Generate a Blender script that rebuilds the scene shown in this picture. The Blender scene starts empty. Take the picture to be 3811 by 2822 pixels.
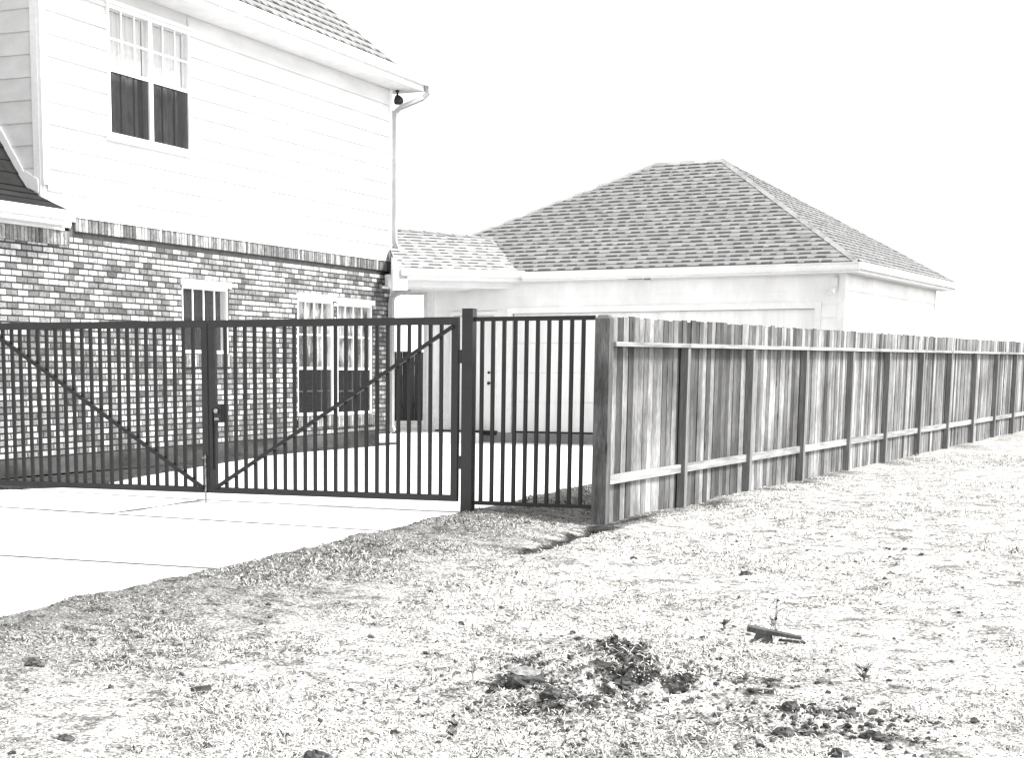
import bpy, math, random
import numpy as np
from math import radians, sin, cos, tan, pi, sqrt

random.seed(7)
rng = np.random.default_rng(11)
SC = bpy.context.scene
COL = SC.collection

# ------------------------------------------------------------------ camera
cd = bpy.data.cameras.new('camera')
cd.sensor_width = 36.0
cd.lens = 58.81
cd.shift_x = 0.1504
cd.shift_y = 0.2484
cd.clip_start = 0.05
cd.clip_end = 1500
cam = bpy.data.objects.new('camera', cd)
COL.objects.link(cam)
cam.location = (0, 0, 1.4)
cam.rotation_euler = (radians(90 - 9.0), 0, 0)
SC.camera = cam

# ------------------------------------------------------------------ sky and sun
SUN_AZ, SUN_EL = 110.0, 52.0            # clockwise from +Y
w = bpy.data.worlds.new('World')
SC.world = w
w.use_nodes = True
nt = w.node_tree
bg = nt.nodes['Background']
sky = nt.nodes.new('ShaderNodeTexSky')
sky.sky_type = 'NISHITA'
sky.sun_disc = False
sky.sun_elevation = radians(SUN_EL)
sky.sun_rotation = radians(SUN_AZ)
sky.air_density = 1.0
sky.dust_density = 0.6
bwn = nt.nodes.new('ShaderNodeRGBToBW')
nt.links.new(sky.outputs[0], bwn.inputs[0])
nt.links.new(bwn.outputs[0], bg.inputs[0])
bg.inputs[1].default_value = 0.14
sd = bpy.data.lights.new('sun', 'SUN')
sd.energy = 2.0
sd.angle = radians(16)
sd.color = (1.0, 0.99, 0.97)
sun = bpy.data.objects.new('sun', sd)
COL.objects.link(sun)
sx, sy = sin(radians(SUN_AZ)), cos(radians(SUN_AZ))
sun.rotation_euler = (radians(90 - SUN_EL), 0, math.atan2(sy, sx) + pi / 2)
sun.location = (20, 5, 30)

SC.view_settings.view_transform = 'Standard'
SC.view_settings.look = 'None'
SC.view_settings.exposure = 2.0
SC.view_settings.gamma = 1.0
SC.view_settings.use_curve_mapping = False
SC.render.engine = 'CYCLES'
SC.cycles.use_denoising = True
SC.cycles.max_bounces = 6
SC.cycles.transparent_max_bounces = 12

# ------------------------------------------------------------------ materials
MATS = {}


def mat(name, a, b=None, scale=6.0, rough=0.85, stretch=(1, 1, 1), lo=0.35, hi=0.65, detail=6.0,
        bump=0.0, bscale=None, metal=0.0, spec=0.3, rand=0.0, tint=(1.0, 1.0, 1.0), fine=0.0, fscale=60.0, knots=False):
    """grey principled material: noise between value a and value b, object coordinates."""
    if name in MATS:
        return MATS[name]
    m = bpy.data.materials.new(name)
    m.use_nodes = True
    t = m.node_tree
    p = t.nodes['Principled BSDF']
    p.inputs['Roughness'].default_value = rough
    p.inputs['Metallic'].default_value = metal
    p.inputs['Specular IOR Level'].default_value = spec
    b = a if b is None else b
    tc = t.nodes.new('ShaderNodeTexCoord')
    mp = t.nodes.new('ShaderNodeMapping')
    mp.inputs['Scale'].default_value = stretch
    t.links.new(tc.outputs['Object'], mp.inputs[0])
    vec = mp.outputs[0]
    vec0 = tc.outputs['Object']
    if rand:
        oi = t.nodes.new('ShaderNodeObjectInfo')
        mu = t.nodes.new('ShaderNodeMath'); mu.operation = 'MULTIPLY'; mu.inputs[1].default_value = 37.0
        t.links.new(oi.outputs['Random'], mu.inputs[0])
        ad = t.nodes.new('ShaderNodeVectorMath'); ad.operation = 'ADD'
        t.links.new(vec, ad.inputs[0]); t.links.new(mu.outputs[0], ad.inputs[1])
        vec = ad.outputs[0]
    nz = t.nodes.new('ShaderNodeTexNoise')
    nz.inputs['Scale'].default_value = scale
    nz.inputs['Detail'].default_value = detail
    nz.inputs['Roughness'].default_value = 0.62
    t.links.new(vec, nz.inputs['Vector'])
    mr = t.nodes.new('ShaderNodeMapRange')
    mr.inputs['From Min'].default_value = lo
    mr.inputs['From Max'].default_value = hi
    mr.inputs['To Min'].default_value = a
    mr.inputs['To Max'].default_value = b
    t.links.new(nz.outputs[0], mr.inputs[0])
    val = mr.outputs[0]
    if fine:
        n2 = t.nodes.new('ShaderNodeTexNoise')
        n2.inputs['Scale'].default_value = fscale
        n2.inputs['Detail'].default_value = 3.0
        t.links.new(vec, n2.inputs['Vector'])
        m2 = t.nodes.new('ShaderNodeMapRange')
        m2.inputs['From Min'].default_value = 0.3; m2.inputs['From Max'].default_value = 0.7
        m2.inputs['To Min'].default_value = 1 - fine; m2.inputs['To Max'].default_value = 1 + fine
        t.links.new(n2.outputs[0], m2.inputs[0])
        mm = t.nodes.new('ShaderNodeMath'); mm.operation = 'MULTIPLY'
        t.links.new(val, mm.inputs[0]); t.links.new(m2.outputs[0], mm.inputs[1])
        val = mm.outputs[0]
    if knots:
        mk = t.nodes.new('ShaderNodeMapping'); mk.inputs['Scale'].default_value = (3.2, 3.2, 1.5)
        t.links.new(vec0, mk.inputs[0])
        vo = t.nodes.new('ShaderNodeTexVoronoi'); vo.inputs['Scale'].default_value = 1.0
        t.links.new(mk.outputs[0], vo.inputs['Vector'])
        k1 = t.nodes.new('ShaderNodeMapRange')
        k1.inputs['From Min'].default_value = 0.05; k1.inputs['From Max'].default_value = 0.11
        k1.inputs['To Min'].default_value = 0.35; k1.inputs['To Max'].default_value = 1.0
        t.links.new(vo.outputs['Distance'], k1.inputs[0])
        bl = t.nodes.new('ShaderNodeTexNoise'); bl.inputs['Scale'].default_value = 1.1; bl.inputs['Detail'].default_value = 5
        t.links.new(vec0, bl.inputs['Vector'])
        k2 = t.nodes.new('ShaderNodeMapRange')
        k2.inputs['From Min'].default_value = 0.36; k2.inputs['From Max'].default_value = 0.62
        k2.inputs['To Min'].default_value = 0.62; k2.inputs['To Max'].default_value = 1.3
        t.links.new(bl.outputs[0], k2.inputs[0])
        for kk in (k1, k2):
            mm = t.nodes.new('ShaderNodeMath'); mm.operation = 'MULTIPLY'
            t.links.new(val, mm.inputs[0]); t.links.new(kk.outputs[0], mm.inputs[1])
            val = mm.outputs[0]
    if rand:
        m3 = t.nodes.new('ShaderNodeMapRange')
        m3.inputs['To Min'].default_value = 1 - rand; m3.inputs['To Max'].default_value = 1 + rand
        t.links.new(oi.outputs['Random'], m3.inputs[0])
        mm = t.nodes.new('ShaderNodeMath'); mm.operation = 'MULTIPLY'
        t.links.new(val, mm.inputs[0]); t.links.new(m3.outputs[0], mm.inputs[1])
        val = mm.outputs[0]
    vm = t.nodes.new('ShaderNodeVectorMath'); vm.operation = 'SCALE'
    vm.inputs[0].default_value = tint
    t.links.new(val, vm.inputs['Scale'])
    t.links.new(vm.outputs[0], p.inputs['Base Color'])
    if bump:
        bn = t.nodes.new('ShaderNodeTexNoise')
        bn.inputs['Scale'].default_value = bscale or scale * 4
        bn.inputs['Detail'].default_value = 5
        t.links.new(vec, bn.inputs['Vector'])
        bp = t.nodes.new('ShaderNodeBump')
        bp.inputs['Strength'].default_value = bump
        bp.inputs['Distance'].default_value = 0.01
        t.links.new(bn.outputs[0], bp.inputs['Height'])
        t.links.new(bp.outputs[0], p.inputs['Normal'])
    MATS[name] = m
    return m


BLACK = mat('black_painted_steel', 0.009, 0.015, 9, 0.5, spec=0.4, bump=0.15, bscale=40)
BLACK2 = mat('black_picket_steel', 0.006, 0.010, 12, 0.5, spec=0.35)
HARD = mat('scuffed_hardware_steel', 0.03, 0.35, 30, 0.4, spec=0.5, metal=0.3)
WHITE = mat('white_painted_trim', 0.68, 0.76, 3, 0.6, fine=0.04, fscale=20)
SIDING = mat('white_painted_siding', 0.56, 0.66, 2.2, 0.65, stretch=(0.4, 1, 2), bump=0.1, bscale=30)
SIDING_G = mat('white_garage_siding', 0.66, 0.80, 1.6, 0.7, stretch=(1, 1, 0.4), bump=0.1, bscale=30)
DOORW = mat('white_garage_door', 0.66, 0.80, 1.5, 0.6, stretch=(3, 1, 0.3))
SPOUT = mat('pale_grey_downspout', 0.30, 0.38, 3, 0.6)
SOFFIT = mat('white_soffit', 0.66, 0.74, 3, 0.7)
MORTAR = mat('grey_mortar', 0.028, 0.052, 5, 0.95, fine=0.25, fscale=60, bump=0.4, bscale=80)
FOUND = mat('grey_foundation_concrete', 0.02, 0.085, 0.9, 0.95, stretch=(1, 1, 3), bump=0.3, bscale=30, fine=0.15)
FOUND_G = mat('pale_foundation_concrete', 0.17, 0.27, 1.5, 0.95, bump=0.3, bscale=30, fine=0.15)
CONC = mat('pale_driveway_concrete', 0.60, 0.72, 0.8, 0.9, bump=0.12, bscale=60, fine=0.05, fscale=25)
DIRT = mat('dark_soil', 0.012, 0.05, 5, 0.97, bump=0.8, bscale=30, fine=0.3, fscale=40)
JOINT = mat('dirty_joint_filler', 0.03, 0.13, 2.5, 0.97)
SHING = mat('grey_shingle', 0.17, 0.23, 3.0, 0.95, rand=0.07, fine=0.22, fscale=70, bump=0.3, bscale=90)
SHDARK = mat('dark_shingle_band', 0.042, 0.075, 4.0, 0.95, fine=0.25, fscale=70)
SHCAP = mat('pale_hip_cap_shingle', 0.22, 0.31, 3.0, 0.95, rand=0.12, fine=0.2, fscale=70)
SHPALE = mat('sunlit_shingle', 0.24, 0.33, 3.0, 0.95, rand=0.07, fine=0.2, fscale=70)  # paler copy of the grey shingle, sun on the breezeway roof painted in
SHPALED = mat('sunlit_shingle_band', 0.09, 0.14, 3.0, 0.95, fine=0.2, fscale=70)  # its bands, lightened for the same painted sun
SHUNDER = mat('roof_underlay', 0.10, 0.14, 3.0, 0.95)
SHBLACK = mat('charcoal_shingle', 0.007, 0.015, 3.0, 0.95, rand=0.2, fine=0.3, fscale=60)
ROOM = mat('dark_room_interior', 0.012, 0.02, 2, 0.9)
BLIND = mat('pale_window_blind', 0.36, 0.48, 1.2, 0.9, stretch=(1, 1, 0.4))
CURT = mat('grey_curtain', 0.16, 0.5, 3.0, 0.95, stretch=(2, 1, 1.2))
CURTW = mat('white_lace_curtain', 0.04, 0.42, 3.5, 0.95, stretch=(2, 1, 0.8), lo=0.42, hi=0.62)
BLACKP = mat('black_plastic', 0.015, 0.02, 4, 0.45)
PLANKD = mat('dark_weathered_plank', 0.018, 0.05, 5, 0.95, stretch=(4, 4, 0.25), rand=0.45)


def wood(i, a, b):
    return mat('weathered_cedar_%s' % i, a, b, 2.2, 0.92, stretch=(4, 4, 0.8), lo=0.32, hi=0.68, rand=0.16,
               fine=0.3, fscale=14, bump=0.35, bscale=14, detail=8, knots=True)


WOOD = {'d': wood('dark', 0.030, 0.070), 'm': wood('mid', 0.052, 0.115), 'g': wood('grey', 0.072, 0.165),
        'l': wood('light', 0.105, 0.245), 'p': wood('pale', 0.16, 0.38), 'k': wood('charcoal', 0.022, 0.05)}
RAILW = mat('pale_rail_wood', 0.16, 0.34, 4, 0.9, stretch=(0.4, 6, 6), fine=0.2, rand=0.2)
POSTW = mat('grey_post_wood', 0.11, 0.20, 4, 0.92, stretch=(7, 7, 0.35), fine=0.25, fscale=18, bump=0.3, bscale=12)
POSTC = mat('corner_post_wood', 0.05, 0.13, 2.2, 0.92, stretch=(6, 6, 0.9), knots=True, fine=0.25, fscale=16, bump=0.35, bscale=12)

BRICK_TONES = [0.50, 0.43, 0.33, 0.25, 0.20, 0.165, 0.14, 0.12, 0.105, 0.09]
BRICKM = [mat('brick_tone_%s' % n, v * 0.66, min(0.72, v * 1.25), 6, 0.95, rand=0.08, fine=0.30, fscale=34, bump=0.5, bscale=45)
          for n, v in zip(['white', 'cream', 'pale', 'light', 'silver', 'mid', 'grey', 'slate', 'dark', 'charcoal'], BRICK_TONES)]


def glass_mat(name, gloss, dens, col):
    m = bpy.data.materials.new(name)
    m.use_nodes = True
    t = m.node_tree
    t.nodes.remove(t.nodes['Principled BSDF'])
    out = t.nodes['Material Output']
    tr = t.nodes.new('ShaderNodeBsdfTransparent')
    df = t.nodes.new('ShaderNodeBsdfDiffuse'); df.inputs[0].default_value = (col, col, col, 1)
    gl = t.nodes.new('ShaderNodeBsdfGlossy'); gl.inputs['Roughness'].default_value = 0.03
    mx = t.nodes.new('ShaderNodeMixShader'); mx.inputs[0].default_value = dens
    t.links.new(tr.outputs[0], mx.inputs[1]); t.links.new(df.outputs[0], mx.inputs[2])
    fr = t.nodes.new('ShaderNodeFresnel'); fr.inputs[0].default_value = 1.5
    mu = t.nodes.new('ShaderNodeMath'); mu.operation = 'MULTIPLY'; mu.inputs[1].default_value = gloss
    t.links.new(fr.outputs[0], mu.inputs[0])
    m2 = t.nodes.new('ShaderNodeMixShader')
    t.links.new(mu.outputs[0], m2.inputs[0])
    t.links.new(mx.outputs[0], m2.inputs[1]); t.links.new(gl.outputs[0], m2.inputs[2])
    t.links.new(m2.outputs[0], out.inputs[0])
    return m


GLASS = glass_mat('window_glass', 0.16, 0.0, 0.1)
SCREEN = glass_mat('dark_insect_screen', 0.0, 0.5, 0.03)


# ------------------------------------------------------------------ mesh helpers
class MB:
    def __init__(s):
        s.v = []; s.f = []; s.mi = []

    def add(s, verts, faces, mi=0):
        o = len(s.v)
        s.v.extend([tuple(p) for p in verts])
        s.f.extend([tuple(i + o for i in f) for f in faces])
        s.mi.extend([mi] * len(faces))
        return s

    def box(s, x0, x1, y0, y1, z0, z1, mi=0):
        v = [(x0, y0, z0), (x1, y0, z0), (x1, y1, z0), (x0, y1, z0), (x0, y0, z1), (x1, y0, z1), (x1, y1, z1), (x0, y1, z1)]
        return s.add(v, BOXF, mi)

    def hexa(s, a, b, mi=0):
        """prism between quad a (4 pts) and quad b (4 pts)."""
        return s.add(list(a) + list(b), BOXF, mi)

    def bar(s, p, q, wdt, dep, up=(0, 0, 1), mi=0):
        """rectangular bar from p to q; wdt across (perp. to up), dep along up."""
        p = np.array(p, float); q = np.array(q, float)
        d = q - p; d /= np.linalg.norm(d)
        up = np.array(up, float)
        a = np.cross(d, up); a /= np.linalg.norm(a)
        b = np.cross(a, d)
        a *= wdt / 2; b *= dep / 2
        A = [p - a - b, p + a - b, p + a + b, p - a + b]
        B = [q - a - b, q + a - b, q + a + b, q - a + b]
        return s.hexa(A, B, mi)

    def tube(s, pts, r, n=8, mi=0, flat=1.0):
        pts = [np.array(p, float) for p in pts]
        rings = []
        for i, p in enumerate(pts):
            d = pts[min(i + 1, len(pts) - 1)] - pts[max(i - 1, 0)]
            d /= np.linalg.norm(d)
            ref = np.array([0, 0, 1.0]) if abs(d[2]) < 0.8 else np.array([0, 1.0, 0])
            a = np.cross(d, ref); a /= np.linalg.norm(a); b = np.cross(a, d)
            rr = r[i] if isinstance(r, (list, tuple)) else r
            rings.append([p + a * rr * cos(2 * pi * k / n) + b * rr * flat * sin(2 * pi * k / n) for k in range(n)])
        v = [p for R in rings for p in R]
        f = []
        for i in range(len(pts) - 1):
            for k in range(n):
                k2 = (k + 1) % n
                f.append((i * n + k, i * n + k2, (i + 1) * n + k2, (i + 1) * n + k))
        f.append(tuple(range(n - 1, -1, -1)))
        f.append(tuple((len(pts) - 1) * n + k for k in range(n)))
        return s.add(v, f, mi)

    def prism(s, poly, z0, z1, mi=0):
        n = len(poly)
        v = [(p[0], p[1], z0) for p in poly] + [(p[0], p[1], z1) for p in poly]
        f = [tuple(range(n - 1, -1, -1)), tuple(range(n, 2 * n))] + [(i, (i + 1) % n, n + (i + 1) % n, n + i) for i in range(n)]
        return s.add(v, f, mi)

    def mesh(s, name, mats):
        me = bpy.data.meshes.new(name)
        me.from_pydata(s.v, [], s.f)
        mats = mats if isinstance(mats, (list, tuple)) else [mats]
        for m in mats:
            me.materials.append(m)
        if len(mats) > 1:
            me.polygons.foreach_set('material_index', s.mi)
        me.update()
        return me

    def build(s, name, mats, parent=None, smooth=False):
        me = s.mesh(name, mats)
        if smooth:
            me.polygons.foreach_set('use_smooth', [True] * len(me.polygons))
        return link(name, me, parent)


BOXF = [(0, 3, 2, 1), (4, 5, 6, 7), (0, 1, 5, 4), (1, 2, 6, 5), (2, 3, 7, 6), (3, 0, 4, 7)]


def link(name, me, parent=None, loc=(0, 0, 0)):
    o = bpy.data.objects.new(name, me)
    COL.objects.link(o)
    o.parent = parent
    o.location = loc
    return o


def tag(o, label=None, cat=None, group=None, kind=None):
    if label: o['label'] = label
    if cat: o['category'] = cat
    if group: o['group'] = group
    if kind: o['kind'] = kind
    return o


def thing(name, label, cat, loc, rz=0.0, group=None):
    o = bpy.data.objects.new(name, None)
    o.empty_display_size = 0.3
    COL.objects.link(o)
    o.location = loc
    o.rotation_euler = (0, 0, rz)
    return tag(o, label, cat, group)


def cells(x0, x1, z0, z1, holes):
    """rectangles of [x0,x1]x[z0,z1] minus the holes."""
    xs = sorted({x0, x1, *[min(max(a, x0), x1) for h in holes for a in h[:2]]})
    zs = sorted({z0, z1, *[min(max(a, z0), z1) for h in holes for a in h[2:]]})
    out = []
    for i in range(len(xs) - 1):
        for j in range(len(zs) - 1):
            cx, cz = (xs[i] + xs[i + 1]) / 2, (zs[j] + zs[j + 1]) / 2
            if not any(h[0] < cx < h[1] and h[2] < cz < h[3] for h in holes):
                out.append((xs[i], xs[i + 1], zs[j], zs[j + 1]))
    return out


def spans(x0, x1, z0, z1, holes):
    """x-intervals of the strip z0..z1 left free by the holes."""
    iv = [(x0, x1)]
    for h in holes:
        if h[3] <= z0 + 0.012 or h[2] >= z1 - 0.012:
            continue
        nv = []
        for a, b in iv:
            if h[1] <= a or h[0] >= b:
                nv.append((a, b)); continue
            if h[0] > a: nv.append((a, h[0]))
            if h[1] < b: nv.append((h[1], b))
        iv = nv
    return iv


LATT = {}


def vnoise(x, y, seed=0, n=256):
    """smooth value noise on a random lattice, about -1..1"""
    g = LATT.get(seed)
    if g is None:
        g = LATT[seed] = np.random.default_rng(seed).uniform(-1, 1, (n, n))
    xi = np.floor(x).astype(int); yi = np.floor(y).astype(int)
    fx = x - xi; fy = y - yi
    fx = fx * fx * (3 - 2 * fx); fy = fy * fy * (3 - 2 * fy)
    a = g[xi % n, yi % n]; b = g[(xi + 1) % n, yi % n]; c = g[xi % n, (yi + 1) % n]; d = g[(xi + 1) % n, (yi + 1) % n]
    return (a * (1 - fx) + b * fx) * (1 - fy) + (c * (1 - fx) + d * fx) * fy


def fbm(x, y, seed, oct=4, gain=0.5):
    s = 0; a = 1
    for k in range(oct):
        s = s + a * vnoise(x * 2 ** k + 13.7 * k, y * 2 ** k + 7.1 * k, seed + k); a *= gain
    return s


# ------------------------------------------------------------------ ground
DAZ = radians(23.8)
DO = (0.2, 14.55)


def rl(x, y):
    """distance to the right of / along the lawn-side edge of the driveway."""
    return ((x - DO[0]) * cos(DAZ) - (y - DO[1]) * sin(DAZ), (x - DO[0]) * sin(DAZ) + (y - DO[1]) * cos(DAZ))


def xy(r, l):
    return (DO[0] + r * cos(DAZ) + l * sin(DAZ), DO[1] - r * sin(DAZ) + l * cos(DAZ))


HEAPS = [(1.25, 7.75, 0.75, 0.07), (1.35, 8.35, 0.5, 0.05), (1.95, 6.75, 0.42, 0.06), (0.95, 7.15, 0.45, 0.05)]


def ground_h(x, y):
    r, l = rl(x, y)
    wob = 0.05 * vnoise(x * 3.1, y * 3.1, 5) + 0.03 * vnoise(x * 11, y * 11, 6)
    rr = r + wob
    t = np.clip(rr / 1.3, 0, 1)
    lawn = 0.012 - 0.085 * t * t * (3 - 2 * t)
    lawn = lawn + 0.022 * fbm(x * 1.3, y * 1.3, 21, 3) + 0.012 * fbm(x * 7, y * 7, 31, 3)
    for hx, hy, hr, hh in HEAPS:
        d2 = ((x - hx) ** 2 + (y - hy) ** 2) / hr ** 2
        lawn = lawn + hh * np.exp(-d2 * 2.2) * (0.7 + 0.9 * fbm(x * 9, y * 9, 41, 3))
    # shallow furrow of turned soil running out from the corner post
    fx, fy = 2.2 - 1.25, 15.38 - 13.48
    L = sqrt(fx * fx + fy * fy)
    tt = ((x - 1.25) * fx + (y - 13.48) * fy) / L
    dd = ((x - 1.25) * fy - (y - 13.48) * fx) / L
    lawn = lawn + np.where((tt > -0.05) & (tt < L), -0.055 * np.exp(-(dd / 0.10) ** 2), 0)
    s = np.clip((rr + 0.02) / 0.06, 0, 1)
    return np.where(rr < -0.02, -0.07, -0.07 * (1 - s) + lawn * s)


def axis(lo, f0, f1, hi, step, grow=1.12):
    a = list(np.arange(f0, f1, step))
    st, p = step, f1
    up = []
    while p < hi:
        up.append(p); st *= grow; p += st
    st, p = step, f0
    dn = []
    while p > lo:
        st *= grow; p -= st; dn.append(p)
    return np.array(sorted(dn) + a + up)


gx = axis(-160, -3.2, 6.5, 220, 0.034)
gy = axis(-40, 5.2, 17.5, 400, 0.034)
X, Y = np.meshgrid(gx, gy)
Z = ground_h(X, Y)
nx, ny = len(gx), len(gy)
V = np.stack([X, Y, Z], -1).reshape(-1, 3)
idx = np.arange(nx * ny).reshape(ny, nx)
Fq = np.stack([idx[:-1, :-1], idx[:-1, 1:], idx[1:, 1:], idx[1:, :-1]], -1).reshape(-1, 4)


def np_mesh(name, V, F):
    """F: list of int arrays (n,k)"""
    me = bpy.data.meshes.new(name)
    me.vertices.add(len(V))
    me.vertices.foreach_set('co', np.asarray(V, np.float32).ravel())
    loops = np.concatenate([f.ravel() for f in F])
    tot = np.concatenate([np.full(len(f), f.shape[1]) for f in F])
    st = np.concatenate([[0], np.cumsum(tot)[:-1]])
    me.loops.add(len(loops))
    me.loops.foreach_set('vertex_index', loops.astype(np.int32))
    me.polygons.add(len(tot))
    me.polygons.foreach_set('loop_start', st.astype(np.int32))
    me.polygons.foreach_set('loop_total', tot.astype(np.int32))
    me.update(calc_edges=True)
    return me


def lawn_material():
    m = bpy.data.materials.new('dormant_lawn')
    m.use_nodes = True
    t = m.node_tree
    p = t.nodes['Principled BSDF']
    p.inputs['Roughness'].default_value = 0.97
    p.inputs['Specular IOR Level'].default_value = 0.1
    tc = t.nodes.new('ShaderNodeTexCoord')

    def noise(scale, detail=4, rough=0.6):
        n = t.nodes.new('ShaderNodeTexNoise')
        n.inputs['Scale'].default_value = scale
        n.inputs['Detail'].default_value = detail
        n.inputs['Roughness'].default_value = rough
        t.links.new(tc.outputs['Object'], n.inputs['Vector'])
        return n.outputs[0]

    def rng_(v, a, b, c, d):
        r = t.nodes.new('ShaderNodeMapRange')
        r.inputs['From Min'].default_value = a; r.inputs['From Max'].default_value = b
        r.inputs['To Min'].default_value = c; r.inputs['To Max'].default_value = d
        t.links.new(v, r.inputs[0])
        return r.outputs[0]

    def op(o, a, b):
        n = t.nodes.new('ShaderNodeMath'); n.operation = o
        for i, q in enumerate((a, b)):
            if isinstance(q, float): n.inputs[i].default_value = q
            else: t.links.new(q, n.inputs[i])
        return n.outputs[0]
    straw = rng_(noise(48, 6, 0.8), 0.38, 0.60, 0.04, 0.62)      # blades of dead grass and thatch
    mid = rng_(noise(6.0, 4, 0.7), 0.36, 0.54, 0.38, 1.0)       # worn spots
    soil_mask = rng_(noise(1.9, 5, 0.7), 0.56, 0.68, 0.0, 1.0)
    # the strip beside the driveway keeps greyer, thicker grass
    sx_ = t.nodes.new('ShaderNodeSeparateXYZ')
    t.links.new(tc.outputs['Object'], sx_.inputs[0])
    rdist = op('SUBTRACT', op('MULTIPLY', op('SUBTRACT', sx_.outputs[0], DO[0]), cos(DAZ)),
               op('MULTIPLY', op('SUBTRACT', sx_.outputs[1], DO[1]), sin(DAZ)))
    rd2 = op('ADD', rdist, op('MULTIPLY', op('SUBTRACT', noise(1.1, 3), 0.5), 1.6))
    strip = rng_(rd2, 0.3, 2.0, 0.48, 1.15)
    # turned soil of the heaps and of the furrow
    att = t.nodes.new('ShaderNodeAttribute'); att.attribute_name = 'soil'
    soil_amt = op('ADD', op('MULTIPLY', soil_mask, 0.45), att.outputs['Fac'])
    soil_amt = op('MINIMUM', soil_amt, 1.0)
    col = op('MULTIPLY', op('MULTIPLY', straw, mid), strip)
    soil = rng_(noise(24, 5, 0.8), 0.42, 0.68, 0.007, 0.09)
    mx = t.nodes.new('ShaderNodeMix')
    mx.data_type = 'FLOAT'
    t.links.new(soil_amt, mx.inputs[0]); t.links.new(col, mx.inputs[2]); t.links.new(soil, mx.inputs[3])
    vm = t.nodes.new('ShaderNodeVectorMath'); vm.operation = 'SCALE'
    vm.inputs[0].default_value = (1.0, 0.985, 0.955)
    t.links.new(mx.outputs[0], vm.inputs['Scale'])
    t.links.new(vm.outputs[0], p.inputs['Base Color'])
    bp = t.nodes.new('ShaderNodeBump'); bp.inputs['Strength'].default_value = 0.7; bp.inputs['Distance'].default_value = 0.02
    t.links.new(noise(34, 5, 0.7), bp.inputs['Height'])
    t.links.new(bp.outputs[0], p.inputs['Normal'])
    return m


def soil_amount(x, y):
    s = 0
    for hx, hy, hr, hh in HEAPS:
        d = np.sqrt(((x - hx)) ** 2 + ((y - hy) * 0.85) ** 2) / hr
        s = s + np.clip(0.74 - d + 1.2 * fbm(x * 6, y * 6, 71, 4, 0.65), 0, 1)
    fx, fy = 2.2 - 1.25, 15.38 - 13.48
    L = sqrt(fx * fx + fy * fy)
    tt = ((x - 1.25) * fx + (y - 13.48) * fy) / L
    dd = ((x - 1.25) * fy - (y - 13.48) * fx) / L
    s = s + np.where((tt > -0.02) & (tt < L + 0.3), np.clip(2.1 - np.abs(dd) / (0.075 + 0.05 * vnoise(x * 5, y * 5, 8)), 0, 1), 0)
    # dark soil along the concrete edge by the gate post and under the boards of the fence
    r, l = rl(x, y)
    s = s + np.where((l > 0.2) & (l < 2.2), np.clip(1 - np.abs(r - 0.03) / 0.10, 0, 1) * (0.5 + vnoise(l * 4, r * 0, 9)), 0)
    fd = (x - 2.31) * cos(radians(29.2)) - (y - 15.93) * sin(radians(29.2))
    fl = (x - 2.31) * sin(radians(29.2)) + (y - 15.93) * cos(radians(29.2))
    s = s + np.where((fl > -0.4) & (fl < 30), np.clip(1 - np.abs(fd - 0.12) / 0.28, 0, 1) * np.clip(0.25 + vnoise(fl * 1.3, fl * 0, 10), 0, 1), 0)
    return np.clip(s, 0, 1)


me = np_mesh('lawn', V, [Fq])
at = me.attributes.new('soil', 'FLOAT', 'POINT')
at.data.foreach_set('value', soil_amount(V[:, 0], V[:, 1]).astype(np.float32))
me.materials.append(lawn_material())
me.polygons.foreach_set('use_smooth', np.ones(len(me.polygons), bool))
lawn = tag(link('lawn', me), kind='structure', label='pale dormant lawn with bare spots beside the driveway')

# driveway slabs with open joints
dw = thing('driveway', 'wide pale concrete driveway of separate slabs running up to the garage', 'driveway', (0, 0, 0))
dw['kind'] = 'structure'
del dw['category']
MB().prism([xy(-14, -10.5), xy(0.0, -10.5), xy(0.0, 6), xy(0.3, 9.2), xy(1.55, 12.2), xy(1.65, 14.9), xy(1.35, 15.2), xy(-2.1, 17.3), xy(-6.9, 19), xy(-14, 7)], -0.09, -0.004).build('joint_bed', JOINT, dw)
g = 0.048
slabs = [
    [(-14, -10), (0, -10), (0, -3.04 - g), (-14, -2.4 - g)],
    [(-14, -2.4 + g), (0, -3.04 + g), (0, 0 - g), (-3.11, 0.50 - g), (-7.5, 1.26 - g), (-14, 2.3 - g)],
    [(0, 0 + g), (-0.02, 2.05 - g), (-3.05, 2.42 - g), (-3.07, 1.4), (-3.03, 1.0), (-3.08, 0.52 + g)],
    [(-3.15, 0.54 + g), (-3.18, 1.1), (-3.15, 1.6), (-3.17, 2.44 - g), (-7.6, 3.25 - g), (-7.6, 1.28 + g)],
    [(0, 2.05 + g), (0, 8.6), (-3.1, 8.9), (-3.1, 2.44 + g)],
    [(-3.12, 2.44 + g), (-3.12, 8.9), (-6.8, 9.2), (-6.8, 3.1 + g)],
    [(0, 8.62), (0.3, 9.2), (1.5, 12.2), (1.6, 14.9), (1.3, 15.18), (-2.4, 17.0), (-3.1, 17.1), (-3.1, 8.92)],
    [(-3.12, 8.92), (-3.12, 17.2), (-6.3, 18.0), (-6.8, 15.6), (-6.8, 9.22)],
]
for sl in slabs:
    pts = [xy(*p) for p in sl]
    area = sum(pts[i][0] * pts[(i + 1) % len(pts)][1] - pts[(i + 1) % len(pts)][0] * pts[i][1] for i in range(len(pts)))
    if area < 0: pts = pts[::-1]
    MB().prism(pts, -0.085, 0.0).build('concrete_slab', CONC, dw)

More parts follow.
